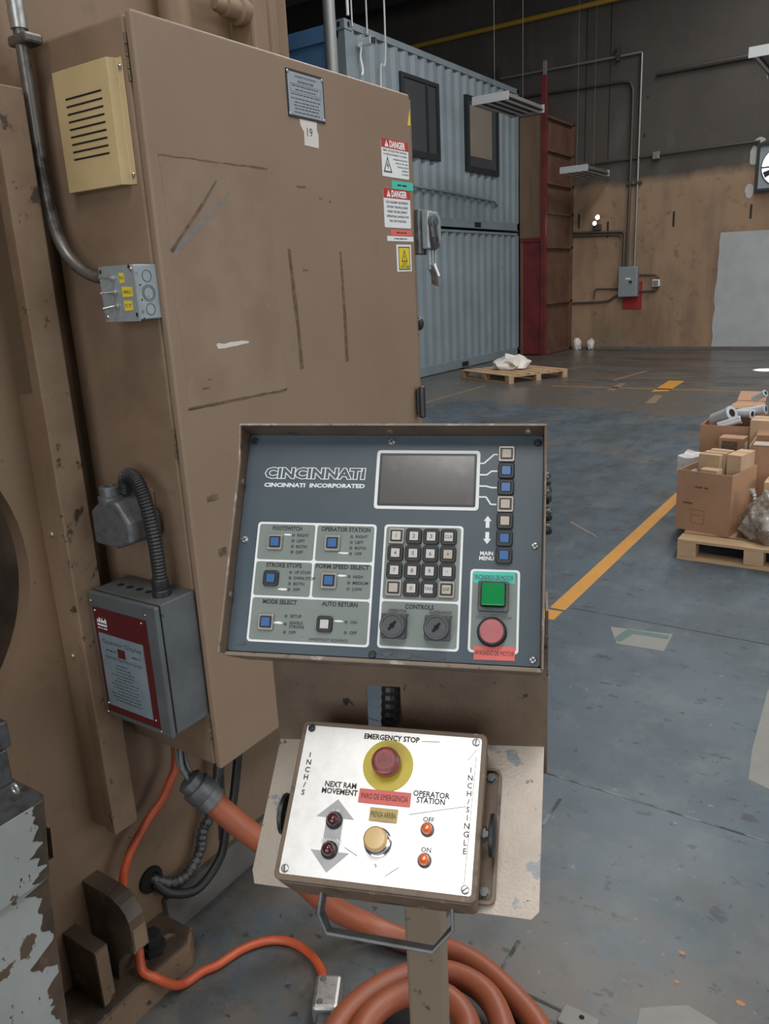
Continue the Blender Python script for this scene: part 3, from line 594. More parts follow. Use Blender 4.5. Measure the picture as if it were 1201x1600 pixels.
# angled receptacle and ribbed hose
rc = thing('cable_receptacle', (-1.27, 1.006, 1.11), 'dark cast angled cable outlet box mounted above the display enclosure', 'cable outlet')
put('mount_plate', prism(B(), rr(-1.33, -1.238, 1.10, 1.214, .008), 0, .006, SM), 'tan_paint', rc, bevel=.001)
put('housing', prism(B(), [(-1.335, 1.112), (-1.27, 1.108), (-1.222, 1.125), (-1.222, 1.165), (-1.255, 1.205), (-1.30, 1.205), (-1.335, 1.18)], .006, .085, SM), 'cast_grey', rc, bevel=.006)
b = B(); M_ = axes((1, 0, 0), (0, 1, 0), (-.1, 0, 1), (-1.293, .945, 1.195)); lathe(b, [(.026, 0), (.026, .014), (.021, .016), (.021, .032), (.019, .034), (.012, .034), (.012, .026), (0, .026)], 20, M=M_); put('collar', b, 'cast_grey', rc, smooth=True)
for x, z in ((-1.25, 1.205),): screw(rc, SM @ T(x, z, .006), .004, 'zinc', False)
hs = B(); hp = spline([(-1.275, .965, 1.215), (-1.262, .962, 1.247), (-1.235, .958, 1.248), (-1.213, .955, 1.222), (-1.2, .955, 1.17), (-1.194, .955, 1.11), (-1.194, .955, 1.05)], 26)
tube(hs, hp, .0145, 14, mod=lambda i: 1.0 if i % 3 else .86)
o = tag(put('ribbed_hose', hs, 'rubber', None), 'black ribbed flexible hose from cast outlet down to display enclosure', 'hose')

# ================================================================== CABLES on the floor
def cable(name, pts, r, m, label, k=10, n=12): return tag(put(name, tube(B(), spline(pts, k), r, n), m, None, smooth=True), label, 'cable')
cable('orange_cable', [(-1.40, 1.10, .60), (-1.40, 1.092, .487), (-1.40, 1.066, .447), (-1.40, 1.038, .415), (-1.402, 1.002, .394), (-1.40, .973, .376), (-1.40, .933, .345), (-1.40, .905, .30), (-1.395, .893, .25), (-1.385, .89, .2), (-1.36, .885, .14), (-1.325, .862, .10), (-1.295, .872, .085), (-1.285, .905, .04), (-1.283, .94, .013), (-1.272, .985, .013), (-1.254, 1.019, .013), (-1.234, 1.087, .013), (-1.196, 1.14, .013), (-1.143, 1.164, .013), (-1.078, 1.16, .013), (-1.02, 1.13, .02), (-.995, 1.10, .03)], .0105, 'orange_cable', 'thin orange cable running from under the cabinet across the floor to a metal plug')
pgl = thing('metal_plug', (-.95, 1.07, 0), 'scuffed metal plug housing on the floor at the end of the thin orange cable', 'plug')
PM = axes((.86, .5, 0), (-.5, .86, 0), (0, 0, 1), (-.955, 1.07, 0))
put('housing', box(B(), -.03, .03, -.045, .045, .002, .055), 'zinc', pgl, PM, bevel=.008)
put('clamp', box(B(), -.018, .018, -.075, -.045, .008, .04), 'dark_steel', pgl, PM, bevel=.004)
for y in (-.03, .03): screw(pgl, PM @ T(-.012, y, .055), .007, 'cast_grey', False)
cable('plug_tail_cable', [tuple(PM @ Vector((0, -.07, .024))), (-.90, .96, .02), (-.88, .86, .013), (-.95, .75, .013)], .0105, 'orange_cable', 'short orange cable leaving the metal plug towards the bottom edge')
cable('orange_conduit', [(-1.235, 1.02, .51), (-1.17, 1.06, .42), (-1.11, 1.11, .33), (-1.05, 1.2, .15), (-.99, 1.27, .06), (-.90, 1.30, .03), (-.755, 1.33, .03), (-.621, 1.30, .03), (-.49, 1.22, .03), (-.44, 1.05, .04), (-.5, .89, .045), (-.65, .80, .04), (-.81, .85, .035), (-.875, .98, .05), (-.868, 1.09, .06), (-.81, 1.2, .06), (-.72, 1.25, .06), (-.62, 1.23, .06), (-.54, 1.13, .055), (-.54, 1.0, .05), (-.63, .90, .05), (-.75, .92, .06), (-.82, 1.02, .07), (-.80, 1.12, .075), (-.72, 1.175, .075), (-.64, 1.15, .07), (-.60, 1.07, .06)], .0275, 'orange_conduit', 'thick orange cable hanging from the cabinet and coiled on the floor behind the pedestal', 10, 16)
gl = thing('cable_gland', (-1.25, 1.01, .53), 'grey cable gland with loose wires at top of the thick orange cable', 'cable gland')
ax_ = (Vector((-1.17, 1.06, .42))-Vector((-1.235, 1.02, .51))).normalized(); gx, gy = basis(ax_)
b = B(); lathe(b, [(.022, -.035), (.030, -.03), (.030, -.012), (.036, -.01), (.036, .018), (.033, .022), (.034, .045), (.028, .047)], 18, M=axes(gx, gy, ax_, (-1.238, 1.018, .515))); put('gland_body', b, 'cast_grey', gl, smooth=True)
for k, (dx, dy) in enumerate(((-.012, 0), (.0, .01), (.008, -.008))):
    b = B(); tube(b, spline([(-1.25+dx, 1.012+dy, .535), (-1.27+dx, 1.008+dy, .57), (-1.285+dx*1.3, 1.02+dy, .612)], 5), .005, 8); put('wire', b, 'cast_grey', gl, smooth=True)
b = B(); p = spline([(-1.40, 1.30, .60), (-1.41, 1.2, .30), (-1.42, 1.165, .235), (-1.42, 1.145, .185), (-1.42, 1.10, .150), (-1.425, 1.05, .155), (-1.46, 1.008, .185)], 14); tube(b, p, .015, 10, mod=lambda i: 1 if i % 4 < 2 else .8)
tag(put('armoured_cable', b, 'dark_steel', None, smooth=True), 'black armoured cable drooping into hole in the machine side plate', 'cable')
b = B(); p = spline([(-1.39, 1.34, .60), (-1.385, 1.255, .31), (-1.385, 1.215, .235), (-1.385, 1.18, .155), (-1.39, 1.10, .115), (-1.41, 1.035, .14), (-1.445, 1.012, .172)], 14); tube(b, p, .012, 10)
tag(put('black_cable', b, 'rubber', None, smooth=True), 'smooth black cable drooping beside the armoured cable', 'cable')
for k in range(3):
    b = B(); tube(b, [(-1.38+.03*k, 1.20+.06*k, .615), (-1.385+.03*k, 1.205+.06*k, .48), (-1.42, 1.21+.06*k, .44)], .009, 8)
    tag(put('black_wire', b, 'rubber', None, smooth=True), ('short black wire nearest to the orange cable gland under the cabinet', 'middle short black wire hanging under the cabinet', 'short black wire furthest right under the cabinet')[k], 'wire')

# ================================================================== CONTROL CONSOLE
EV = Vector((.9182, .3960, 0)); GV = Vector((-.3960, .9182, 0)); ZV = Vector((0, 0, 1))
CM = axes(EV, GV, ZV, (0, 0, 0))                             # console frame: x right, y away, z up
cs = thing('control_console', (0, 0, 0), 'tan pedestal control console with blue-grey keypad panel and small screen', 'control panel', M=CM @ T(-.145, .892, 0))
n3 = Vector((.35, -.789, .504)).normalized(); x3 = Vector((.918, .396, -.018)); x3 = (x3-n3*x3.dot(n3)).normalized(); y3 = n3.cross(x3)
PO = EYE+F*.875
PA = axes(x3, y3, n3, PO)                                    # panel plane, metres, z towards operator
# sheet-metal hood: four lips around the face and the case behind
hood = B(); t_ = .0025; X0, X1, Y0_, Y1 = -.1685, .1745, -.1635, .0925
box(hood, X0, X1, Y1-t_, Y1, -.075, .030)                     # top lip
prism(hood, [(X0, Y0_), (X0+t_, Y0_), (X0+t_, Y1-t_), (X0, Y1-t_)], -.075, .018); prism(hood, [(X1-t_, Y0_), (X1, Y0_), (X1, Y1-t_), (X1-t_, Y1-t_)], -.075, .018)
put('hood', hood, 'pedestal_brown', cs, PA)
eb = B(); tube(eb, [(X0+.001, Y0_, .0185), (X0+.001, .05, .0185), (X0+.001, Y1-.001, .0305), (X1-.001, Y1-.001, .0305), (X1-.001, .05, .0185), (X1-.001, Y0_, .0185)], .0015, sq=(.0011, .0010)); put('hood_edge', eb, 'worn_edge', cs, PA)
# side gussets between the 30 mm top lip and the shallower sides
for xa in (X0, X1-t_): put('hood_corner', prism(B(), [(.018, .045), (.030, Y1-t_), (.018, Y1-t_)], xa, xa+t_, axes((0, 0, 1), (0, 1, 0), (1, 0, 0), (0, 0, 0))), 'pedestal_brown', cs, PA)
bl = B(); box(bl, X0, X1, Y0_-.002, Y0_+t_, -.075, .0035); put('bottom_lip', bl, 'worn_edge', cs, PA, bevel=.001)
put('case_back', bx(X0, X1, Y0_, Y1, -.078, -.075), 'pedestal_brown', cs, PA)
fp = put('faceplate', prism(B(), rr(-.1655, .1715, -.160, .0895, .003), -.002, 0), 'slate', cs, PA)
def fpp(name, bm, m, parent=fp): return put(name, bm, m, parent, PA)
# display
sc_f = [(-.0125, .1025, .0040, .0715)]
fpp('display_border', ringp(B(), rr(-.0125, .1035, .0035, .0718, .004), rr(-.0090, .1000, .0070, .0683, .002), .0001, .0006), 'white_print')
dsp = put('display', prism(B(), rr(-.009, .100, .007, .0683, .002), -.001, .0004), 'black_plastic', cs, PA)
put('display_glass', prism(B(), rr(-.0062, .0972, .0098, .0655, .001), .0004, .0007), 'screen_glass', dsp, PA)
# function groups: sage fields with white borders
def field(x0, x1, y0, y1, inner):
    fpp('panel_border', prism(B(), rr(x0, x1, y0, y1, .004), .0001, .0004), 'white_print')
    for a, b_, c, d in inner: fpp('panel_field', prism(B(), rr(a, b_, c, d, .0028), .0002, .0006), 'sage')
g_ = .0024
field(-.1444, -.0075, -.1491, -.0145, [(-.142, -.0772, -.0575, -.0169), (-.0748, -.0099, -.0575, -.0169), (-.142, -.0772, -.0980, -.0599), (-.0748, -.0099, -.0980, -.0599), (-.142, -.0099, -.1467, -.1004)])
field(.0013, .0882, -.1488, -.0141, [(.0037, .0858, -.0965, -.0165), (.0037, .0858, -.1464, -.0989)])
field(.0975, .1496, -.1485, -.0606, [(.0999, .1472, -.1461, -.063)])
# white print
def letter(name, m, tx, x, y, size, z=.0004, parent=fp, M=PA, **k):
    b = B(); text(b, tx, x, y, size, z, **k); return put(name, b, m, parent, M)
letter('logo_lettering', 'white_print', 'CINCINNATI', -.0835, .0435, .0162, w=.119, bold=.065, shear=.04, outline=.028)
letter('company_lettering', 'white_print', 'CINCINNATI  INCORPORATED', -.0832, .0293, .0064, w=.118, bold=.045, shear=.06)
letter('menu_lettering', 'white_print', 'MAIN', .1138, -.0433, .0058, bold=.03); letter('menu_lettering', 'white_print', 'MENU', .1138, -.0487, .0058, bold=.03)
for yy, sgn in ((-.0088, 1), (-.0264, -1)):
    fpp('arrow_print', prism(B(), [(.1138+x_, yy+sgn*y_) for x_, y_ in ((-.002, -.0065), (.002, -.0065), (.002, .001), (.0042, .001), (0, .0068), (-.0042, .001), (-.002, .001))], .0001, .0005), 'white_print')
for ys, xk, ye in ((.0573, .0045, .0677), (.0442, .0075, .0485), (.0313, .0075, .0298), (.0190, .0045, .0109)):
    fpp('lead_line', tube(B(), [(.1032, ys, .0003), (.1032+xk, ys, .0003), (.1185, ye, .0003), (.1225, ye, .0003)] if abs(ye-ys) > .009 else [(.1032, ys, .0003), (.1112, ys, .0003), (.1165, ye, .0003), (.1225, ye, .0003)], .001, sq=(.0009, .0003)), 'white_print')
# dark print
b = B(); Z = .0009
for tx, x, y, wd in (('FOOTSWITCH', -.1096, -.0215, .034), ('OPERATOR STATION', -.0422, -.0212, .056), ('STROKE STOPS', -.1096, -.0636, .041), ('FORM SPEED SELECT', -.0427, -.0632, .060), ('MODE SELECT', -.1103, -.1046, .039), ('AUTO RETURN', -.0427, -.1045, .040), ('CONTROLS', .0446, -.1038, .031)):
    letter('heading_lettering', 'dark_print', tx, x, y, .0068, Z, w=wd, bold=.03)
def sm(tx, x, y, s=.0047): text(b, tx, x, y, s, Z, align='LEFT', bold=.02)
LED = B()
def leds(x, y0, names, dy=.0064):
    for i, nme in enumerate(names):
        y = y0-dy*i; prism(LED, circ(x, y, .0017, 12), .0006, .0012)
        for j, part in enumerate(nme.split('\n')): sm(part, x+.0045, y+(.0016 if '\n' in nme else 0)-.0042*j)
leds(-.1018, -.0292, ('RIGHT', 'LEFT', 'BOTH', 'OFF')); leds(-.0348, -.0290, ('RIGHT', 'LEFT', 'BOTH', 'OFF'))
leds(-.1012, -.0712, ('UP STOP', 'DWN STOP', 'BOTH', 'OFF')); leds(-.0345, -.0738, ('HIGH', 'MEDIUM', 'LOW'), .0068)
leds(-.1018, -.1197, ('SETUP', 'SINGLE\nSTROKE', 'OFF'), .0088); leds(-.0340, -.1234, ('ON', 'OFF'), .0112)
text(b, 'HAND/FOOT SEQUENCE', -.0523, -.1437, .0043, Z, w=.043)
text(b, 'OPERATOR', .0213, -.1086, .0046, Z, w=.02); text(b, 'SUPERVISOR', .0677, -.1086, .0046, Z, w=.024)
for x in (.0135, .060): sm('OFF', x-.003, -.1128, .004); sm('ON', x+.014, -.1128, .004)
text(b, 'STOP', .1103, -.1118, .0046, Z, w=.010); text(b, 'STOP', .1368, -.1118, .0046, Z, w=.010)
fpp('small_lettering', b, 'dark_print')['kind'] = 'stuff'; fpp('indicator_dots', LED, 'grey_plastic')['kind'] = 'stuff'
b = B()                                                       # worn pale streaks left by fingers beside the indicators
for x, y, l, h in ((-.1085, -.0288, .010, .0022), (-.0430, -.0478, .013, .0024), (-.1085, -.0905, .011, .0026), (-.0425, -.0730, .011, .0022), (-.1105, -.1275, .012, .0030), (-.0425, -.1228, .011, .0022)):
    prism(b, [(x+l/2*math.cos(a)*random.uniform(.85, 1.1), y+h/2*math.sin(a)*random.uniform(.7, 1.2)) for a in [i*PI/8 for i in range(16)]], .0006, .0008)
fpp('worn_streaks', b, 'white_print')['kind'] = 'stuff'
b = B()                                                       # chipped laminate along the lower edge
for x, y, rx, ry in ((.012, -.1545, .010, .0035), (.030, -.1552, .014, .004), (.060, -.1565, .02, .0018), (-.15, -.152, .006, .002)):
    prism(b, blob(x, y, rx, ry, 16, .5), .0001, .0009)
fpp('chipped_edge', b, 'grey_plastic')['kind'] = 'stuff'
for x, y, m in ((.0029, .0817, 'zinc'), (-.1586, -.0357, 'zinc'), (.1644, -.0338, 'zinc'), (.1644, -.1531, 'zinc'), (-.1590, .0820, 'black_plastic'), (.1655, .0815, 'black_plastic'), (-.003, -.1565, 'black_plastic')):
    o, sl = screw(cs, PA @ T(x, y, 0), .0042, m, 2)
    put('screw_recess', sl, 'black_plastic', o, PA @ T(x, y, 0))
# push buttons
def pbutton(x, y, kind, cap, legend=None, s=1.0):
    M = PA @ T(x, y, .0004)
    h = .0088*s
    if kind == 'boot':
        bz = put('push_button', ringp(B(), rr(-h, h, -h, h, .0035*s), rr(-.0048*s, .0048*s, -.0048*s, .0048*s, .0006), 0, .0042), 'rubber', cs, M, bevel=.0012)
    else:
        bz = put('push_button', ringp(B(), rr(-h, h, -h, h, .002), rr(-.0064*s, .0064*s, -.0064*s, .0064*s, .001), 0, .0036), 'metal_bezel', cs, M, bevel=.0008)
        put('button_well', ringp(B(), rr(-.0064*s, .0064*s, -.0064*s, .0064*s, .001), rr(-.0048*s, .0048*s, -.0048*s, .0048*s, .0006), 0, .0026), 'black_plastic', bz, M)
    put('button_cap', prism(B(), rr(-.0047*s, .0047*s, -.0047*s, .0047*s, .0006), 0, .0040), cap, bz, M)
    if legend:
        b = B(); text(b, legend, 0, 0, .0062 if len(legend) == 1 else .0048, .0042, bold=.0); put('legend', b, 'dark_print', bz, M)
    return bz
KEYS = ['1', '2', '3', 'CLR', '4', '5', '6', '+', '7', '8', '9', '-', None, '0', 'TRN', 'DIF']
for i, k in enumerate(KEYS):
    x = (.0155, .0349, .0538, .0728)[i % 4]; y = -.0271-.01908*(i//4)
    pbutton(x, y, 'bezel' if i in (0, 12, 15) else 'boot', 'cream_cap' if i in (7, 12, 15) else 'white_cap', k)
for y, kd, cp in ((.0679, 'bezel', 'cream_cap'), (.0486, 'boot', 'blue_cap'), (.0298, 'boot', 'blue_cap'), (.0110, 'bezel', 'cream_cap'), (-.0077, 'boot', 'cream_cap'), (-.0268, 'boot', 'blue_cap'), (-.0453, 'boot', 'blue_cap')):
    pbutton(.1322, y, kd, cp)
for x, y, kd, cp in ((-.1221, -.0377, 'bezel', 'blue_cap'), (-.0559, -.0371, 'bezel', 'blue_cap'), (-.1227, -.0789, 'boot', 'blue_cap'), (-.0564, -.0792, 'bezel', 'blue_cap'), (-.1236, -.1272, 'bezel', 'blue_cap'), (-.0573, -.1268, 'boot', 'white_cap')):
    pbutton(x, y, kd, cp, None, 1.0)
# key switches
for x in (.0190, .0655):
    M = PA @ T(x, -.1262, .0006)
    ks = put('key_switch', prism(B(), rr(-.0135, .0135, -.0125, .0135, .002), 0, .010), 'grey_plastic', cs, M, bevel=.001)
    b = B(); lathe(b, [(.0136, .010), (.0136, .0165), (.0126, .0178), (.0108, .0178), (.0103, .0168), (0, .0168)], 28); put('barrel', b, 'grey_plastic', ks, M, smooth=True)
    b = B(); tube(b, [(-.0035, -.0045, .0171), (.0035, .0045, .0171)], .001, sq=(.0013, .0006)); prism(b, circ(0, 0, .0026, 12), .0168, .0176); put('key_slot', b, 'void', ks, M)
# motor start / stop
M = PA @ T(.1225, -.0890, .0006)
gb = put('start_button', ringp(B(), rr(-.0158, .0158, -.0170, .0150, .002), rr(-.0125, .0125, -.0122, .0125, .001), 0, .0085), 'grey_plastic', cs, M, bevel=.001)
put('green_lens', prism(B(), rr(-.0118, .0118, -.0116, .0118, .0015), 0, .0150), 'green_cap', gb, M, bevel=.0012)
M = PA @ T(.1221, -.1270, .0006)
b = B(); lathe(b, [(.0155, 0), (.0155, .004), (.0138, .006), (.0138, .010), (.0125, .010)], 28); rb = put('stop_button', b, 'black_plastic', cs, M, smooth=True)
b = B(); lathe(b, [(.0126, .006), (.0126, .013), (.0118, .0145), (0, .0152)], 28); put('red_cap', b, 'pink_cap', rb, M, smooth=True)
for nm, q, m, tx, sz in (('green_label', [(.1011, -.0756), (.1445, -.0752), (.1440, -.0627), (.1006, -.0635)], 'green_tape', 'ENCENDIDO DE MOTOR', .0070), ('red_label', [(.1040, -.1558), (.1462, -.1552), (.1462, -.1408), (.1040, -.1412)], 'red_tape', 'APAGADO DE MOTOR', .0070)):
    lb = put(nm, prism(B(), q, .0006, .0010), m, cs, PA); cx = sum(p[0] for p in q)/4; cy = sum(p[1] for p in q)/4
    b = B(); text(b, tx, cx, cy, sz, .0012, w=.0405); put('lettering', b, 'black_print', lb, PA)
# connectors on the right side of the case
RS = axes((0, 0, -1), (0, 1, 0), (1, 0, 0), (X1, 0, 0))
for y, z, r, h in ((.045, .0, .009, .006), (.028, .002, .011, .007), (.006, .0, .008, .008), (-.010, .0, .007, .008)):
    b = B(); lathe(b, [(r, 0), (r, h*.6), (r*.7, h), (0, h)], 16, M=RS); put('side_knob', b, 'black_plastic', cs, PA @ T(0, y, z-.02), smooth=True)
screw(cs, PA @ axes((1, 0, 0), (0, 0, 1), (0, -1, 0), (.155, Y1-t_, .015)), .004, 'zinc', False); screw(cs, PA @ axes((1, 0, 0), (0, 0, 1), (0, -1, 0), (.003, Y1-t_, .015)), .005, 'pedestal_brown', False)
for y in (-.1, .03): screw(cs, PA @ axes((0, 1, 0), (0, 0, 1), (1, 0, 0), (X0+t_, y, .008)), .004, 'pedestal_brown', False)
# upright, shelf, post  (console frame coordinates: lateral, depth, height)
f1 = Vector((.933, .36, -.002)).normalized(); m3 = Vector((.23, -.593, .772)).normalized(); f1 = (f1-m3*f1.dot(m3)).normalized(); f2 = m3.cross(f1)
BC = EYE+F*1.08+f1*.05235-f2*.384175                          # centre of the button-station face
ST = axes(f1, f2, m3, BC)
SH = ST @ T(0, 0, -.07)
UP = axes(EV, ZV, -GV, GV*.836)                               # upright plane: x lateral, y height
b = B(); xl, xr = -.3115, .0185; s0, s1, sz0, sz1 = -.1965, -.1545, 1.055, 1.118
for q in ([(xl, 1.028), (s0, 1.028), (s0, 1.24), (xl, 1.19)], [(s1, 1.012), (xr, 1.012), (xr, 1.19), (s1, 1.24)], [(s0, sz1), (s1, sz1), (s1, 1.24), (s0, 1.24)]): prism(b, q, -.003, 0)
put('upright_plate', b, 'pedestal_brown', cs, UP)
box_ = bx(xl, xl+.003, 1.02, 1.22, -.06, -.003); put('side_return', box_, 'pedestal_brown', cs, UP)
put('side_return', bx(xr-.003, xr, 1.02, 1.22, -.06, -.003), 'pedestal_brown', cs, UP)
put('shelf_plate', prism(B(), [(-.157, .0935)]+[(-.1575, -.070), (-.152, -.084)]+[(.160, -.0855), (.168, -.077)]+[(.1685, .106)], -.003, 0), 'shelf_worn_lit', cs, SH, bevel=.0008)
put('post', bx(-.17, -.118, .868, .918, .006, 1.16), 'post_paint', cs, CM, bevel=.004)
put('post_base', bx(-.29, -.0, .76, 1.02, 0, .006), 'dark_steel', cs, CM, bevel=.001)
b = B(); tube(b, spline([tuple(CM @ Vector(p)) for p in ((-.168, .86, 1.15), (-.17, .852, 1.10), (-.172, .845, 1.05), (-.172, .83, 1.02))], 10), .0115, 12, mod=lambda i: 1 if i % 2 else .9)
put('flexible_conduit', b, 'rubber', cs)
br = thing('floor_bracket', (-.46, 1.345, 0), 'small pale metal bracket bolted to floor at the bottom edge', 'bracket')
put('plate', prism(B(), rr(-.50, -.42, 1.30, 1.352, .006), 0, .012), 'patch_pale', br, bevel=.003)
put('bolt_hole', prism(B(), circ(-.455, 1.335, .006, 12), .012, .0125), 'void', br)

# ================================================================== PUSH BUTTON STATION on the shelf
st = thing('button_station', (0, 0, 0), 'brown metal push button station with bright steel face and red emergency stop', 'button box', M=SH)
put('case', prism(B(), rr(-.1045, .1045, -.088, .0855, .006), -.066, -.006), 'station_brown', st, ST, bevel=.002)
put('case_rim', ringp(B(), rr(-.1075, .1075, -.0865, .0865, .007), rr(-.1005, .1005, -.0795, .0795, .004), -.014, .0005), 'station_brown', st, ST, bevel=.0015)
sf = put('faceplate', prism(B(), rr(-.1018, .1018, -.0805, .0805, .003), -.001, .0012), 'plate_steel', st, ST)
put('foot_bar', bx(-.09, .09, -.088, -.072, -.0695, -.066), 'station_brown', st, ST)
def stp(name, bm, m, parent=sf): return put(name, bm, m, parent, ST)
ZS = .0016
def sl_(tx, x, y, size, z, **k): letter('lettering', 'black_print', tx, x, y, size, z, sf, ST, **{**k, 'bold': k.get('bold', 0)*1.8})
sl_('EMERGENCY STOP', 0, .073, .0085, ZS, w=.064, bold=.018)
sl_('NEXT RAM', -.0503, .0161, .0085, ZS, w=.036, bold=.015); sl_('MOVEMENT', -.0502, .0087, .0085, ZS, w=.041, bold=.015)
sl_('OPERATOR', .0518, .0149, .0085, ZS, w=.040, bold=.015); sl_('STATION', .0517, .0082, .0085, ZS, w=.031, bold=.015)
sl_('OFF', .0516, -.0112, .007, ZS, bold=.01); sl_('ON', .0521, -.0415, .007, ZS, bold=.01)
for i, ch in enumerate('INCH/S'): sl_(ch, -.0918, .0463-.0084*i, .0082, ZS, bold=.01)
for i, ch in enumerate('INCH/SINGLE'): sl_(ch, .0922, .0448-.00835*i, .0082, ZS, bold=.01)
sl_('\u2191', .0005, -.0625, .006, ZS)
b = B(); ax0 = -.0505
prism(b, [(ax0-.0215, -.0195), (ax0-.0095, -.0195), (ax0-.0095, -.0535), (ax0-.0215, -.0535), (ax0, -.0748), (ax0+.0215, -.0535), (ax0+.0095, -.0535), (ax0+.0095, -.0195), (ax0+.0215, -.0195), (ax0, .0005)], .0012, .0015); stp('arrow_mark', b, 'arrow_grey')
letter('white_lettering', 'white_print', 'UP', -.0500, -.0125, .0068, .0018, sf, ST, bold=.03); letter('white_lettering', 'white_print', 'DOWN', -.0508, -.0432, .0068, .0018, sf, ST, bold=.03)
b = B()
for p0, p1 in (((.088, .055), (.097, .068)), ((.012, -.0715), (.026, -.061)), ((-.02, -.055), (-.035, -.048)), ((.035, .072), (.055, .073)), ((.03, -.008), (.09, .006)), ((.094, -.07), (.097, .06))):
    tube(b, [(*p0, .0013), (*p1, .0013)], .0002, sq=(.0003, .0002))
stp('scratches', b, 'dark_steel')['kind'] = 'stuff'
yd = put('yellow_disc', prism(B(), circ(0, .0418, .0285, 40), .0012, .0022), 'yellow_disc', st, ST)
b = B(); lathe(b, [(.012, .002), (.012, .008), (.0150, .0085), (.0160, .010), (.0160, .0175), (.0145, .0215), (.0125, .0225), (.0120, .0219), (.0095, .0219), (.009, .0225), (0, .0225)], 36, (0, .0418, 0)); es = put('emergency_stop', b, 'estop_red', st, ST, smooth=True)
put('arrow_ring', ringp(B(), circ(0, .0418, .0098, 32), circ(0, .0418, .0090, 32), .0225, .0229), 'pink_cap', es, ST)
for nm, x0, x1, y0, y1, m, tx in (('red_label', -.0278, .0300, -.0006, .0142, 'red_tape', 'PARO DE EMERGENCIA'), ('cream_label', -.0130, .0178, -.0184, -.0045, 'cream_tape', 'PRENSA ARRIBA')):
    lb = put(nm, prism(B(), [(x0, y0), (x1, y0), (x1, y1), (x0, y1)], .0023, .0027), m, st, ST); b = B(); text(b, tx, (x0+x1)/2, (y0+y1)/2, .0085, .0029, w=(x1-x0)*.9); put('lettering', b, 'dark_print', lb, ST)
b = B(); lathe(b, [(.0150, .0012), (.0150, .004), (.0135, .005), (.0135, .012), (.0118, .014)], 32, (.0005, -.0395, 0)); gd = put('press_up_button', b, 'chrome', st, ST, smooth=True)
b = B(); lathe(b, [(.0115, .010), (.0125, .016), (.0125, .020), (.0105, .0228), (0, .0235)], 32, (.0005, -.0395, 0)); put('gold_cap', b, 'gold_cap', gd, ST, smooth=True)
for nm, x, y, m, bz in (('up_light', -.0508, -.0222, 'dark_red_lens', 'black_plastic'), ('down_light', -.0508, -.0525, 'dark_red_lens', 'black_plastic'), ('off_light', .0514, -.0215, 'orange_lens', 'cast_grey'), ('on_light', .0516, -.0520, 'orange_lens', 'cast_grey')):
    k = 1.0 if bz == 'black_plastic' else .8
    b = B(); lathe(b, [(.0092*k, .0012), (.0092*k, .0032), (.0078*k, .0045), (.007*k, .0045)], 24, (x, y, 0)); lt = put(nm, b, bz, st, ST, smooth=True)
    b = B(); lathe(b, [(.0070*k, .004), (.0070*k, .0085), (.0055*k, .0125), (.003*k, .0145), (0, .0148)], 24, (x, y, 0)); put('lens', b, m, lt, ST, smooth=True)
for x, y, m in ((-.0957, .0770, 'black_plastic'), (.0957, .0755, 'zinc'), (.0955, -.0750, 'zinc'), (-.0957, -.0752, 'zinc')):
    o, sl = screw(st, ST @ T(x, y, .0012), .0044, m, 1, rot=random.uniform(0, 3)); put('screw_slot', sl, 'black_plastic', o, ST @ T(x, y, .0012))
for sx in (1, -1):                                            # palm knobs on both sides
    KM = ST @ axes((0, 1, 0), (0, 0, sx), (sx, 0, 0), (sx*.1045, -.014, -.028))
    b = B(); lathe(b, [(.009, 0), (.009, .006), (.006, .006), (.006, .009)], 6, M=None); kb = put('side_button', b, 'cast_grey', st, KM)
    b = B(); lathe(b, [(.012, .009), (.022, .0105), (.0225, .0145), (.017, .017), (0, .018)], 28); put('knob', b, 'rubber', kb, KM, smooth=True)
bk = put('mounting_bracket', ringp(B(), rr(.094, .1215, -.0775, .0665, .008), rr(.097, .1185, -.0745, .0635, .006), -.0695, -.058), 'station_brown', st, ST)
put('bracket_plate', prism(B(), rr(.0945, .121, -.077, .066, .008), -.0695, -.064), 'pedestal_brown', bk, ST)
for y in (-.0655, .0560):
    b = B(); lathe(b, [(.0065, -.064), (.0065, -.0632), (.0048, -.0632), (.0048, -.0585), (0, -.0585)], 6, (.1095, y, 0)); put('bracket_bolt', b, 'cast_grey', bk, ST)
b = B(); tube(b, [(-.064, -.080, -.050), (-.0665, -.105, -.062), (-.055, -.122, -.066), (.060, -.126, -.066), (.079, -.104, -.062), (.0775, -.080, -.050)], .006, sq=(.002, .009)); put('carry_handle', b, 'cast_grey', st, ST, bevel=.001)

# ================================================================== SHIPPING CONTAINERS
KX, KY0, KY1 = -7.217, 10.16, 15.98
def wave(y0, y1, z0, z1, pitch=.29, depth=.045, x=KX):
    p = []; y = y0
    while y < y1-.01:
        for dy, dx in ((0, 0), (pitch*.28, 0), (pitch*.5, -depth), (pitch*.78, -depth)):
            if y+dy <= y1: p.append((y+dy, x+dx))
        y += pitch
    p.append((y1, p[-1][1])); b = B()
    lo = [b.verts.new((xx, yy, z0)) for yy, xx in p]; hi = [b.verts.new((xx, yy, z1)) for yy, xx in p]
    bl_ = [b.verts.new((x-depth-.004, yy, z0)) for yy, xx in p]; bh = [b.verts.new((x-depth-.004, yy, z1)) for yy, xx in p]
    for i in range(len(p)-1):
        b.faces.new((lo[i], lo[i+1], hi[i+1], hi[i])); b.faces.new((bl_[i+1], bl_[i], bh[i], bh[i+1])); b.faces.new((hi[i], hi[i+1], bh[i+1], bh[i])); b.faces.new((bl_[i], bl_[i+1], lo[i+1], lo[i]))
    return b
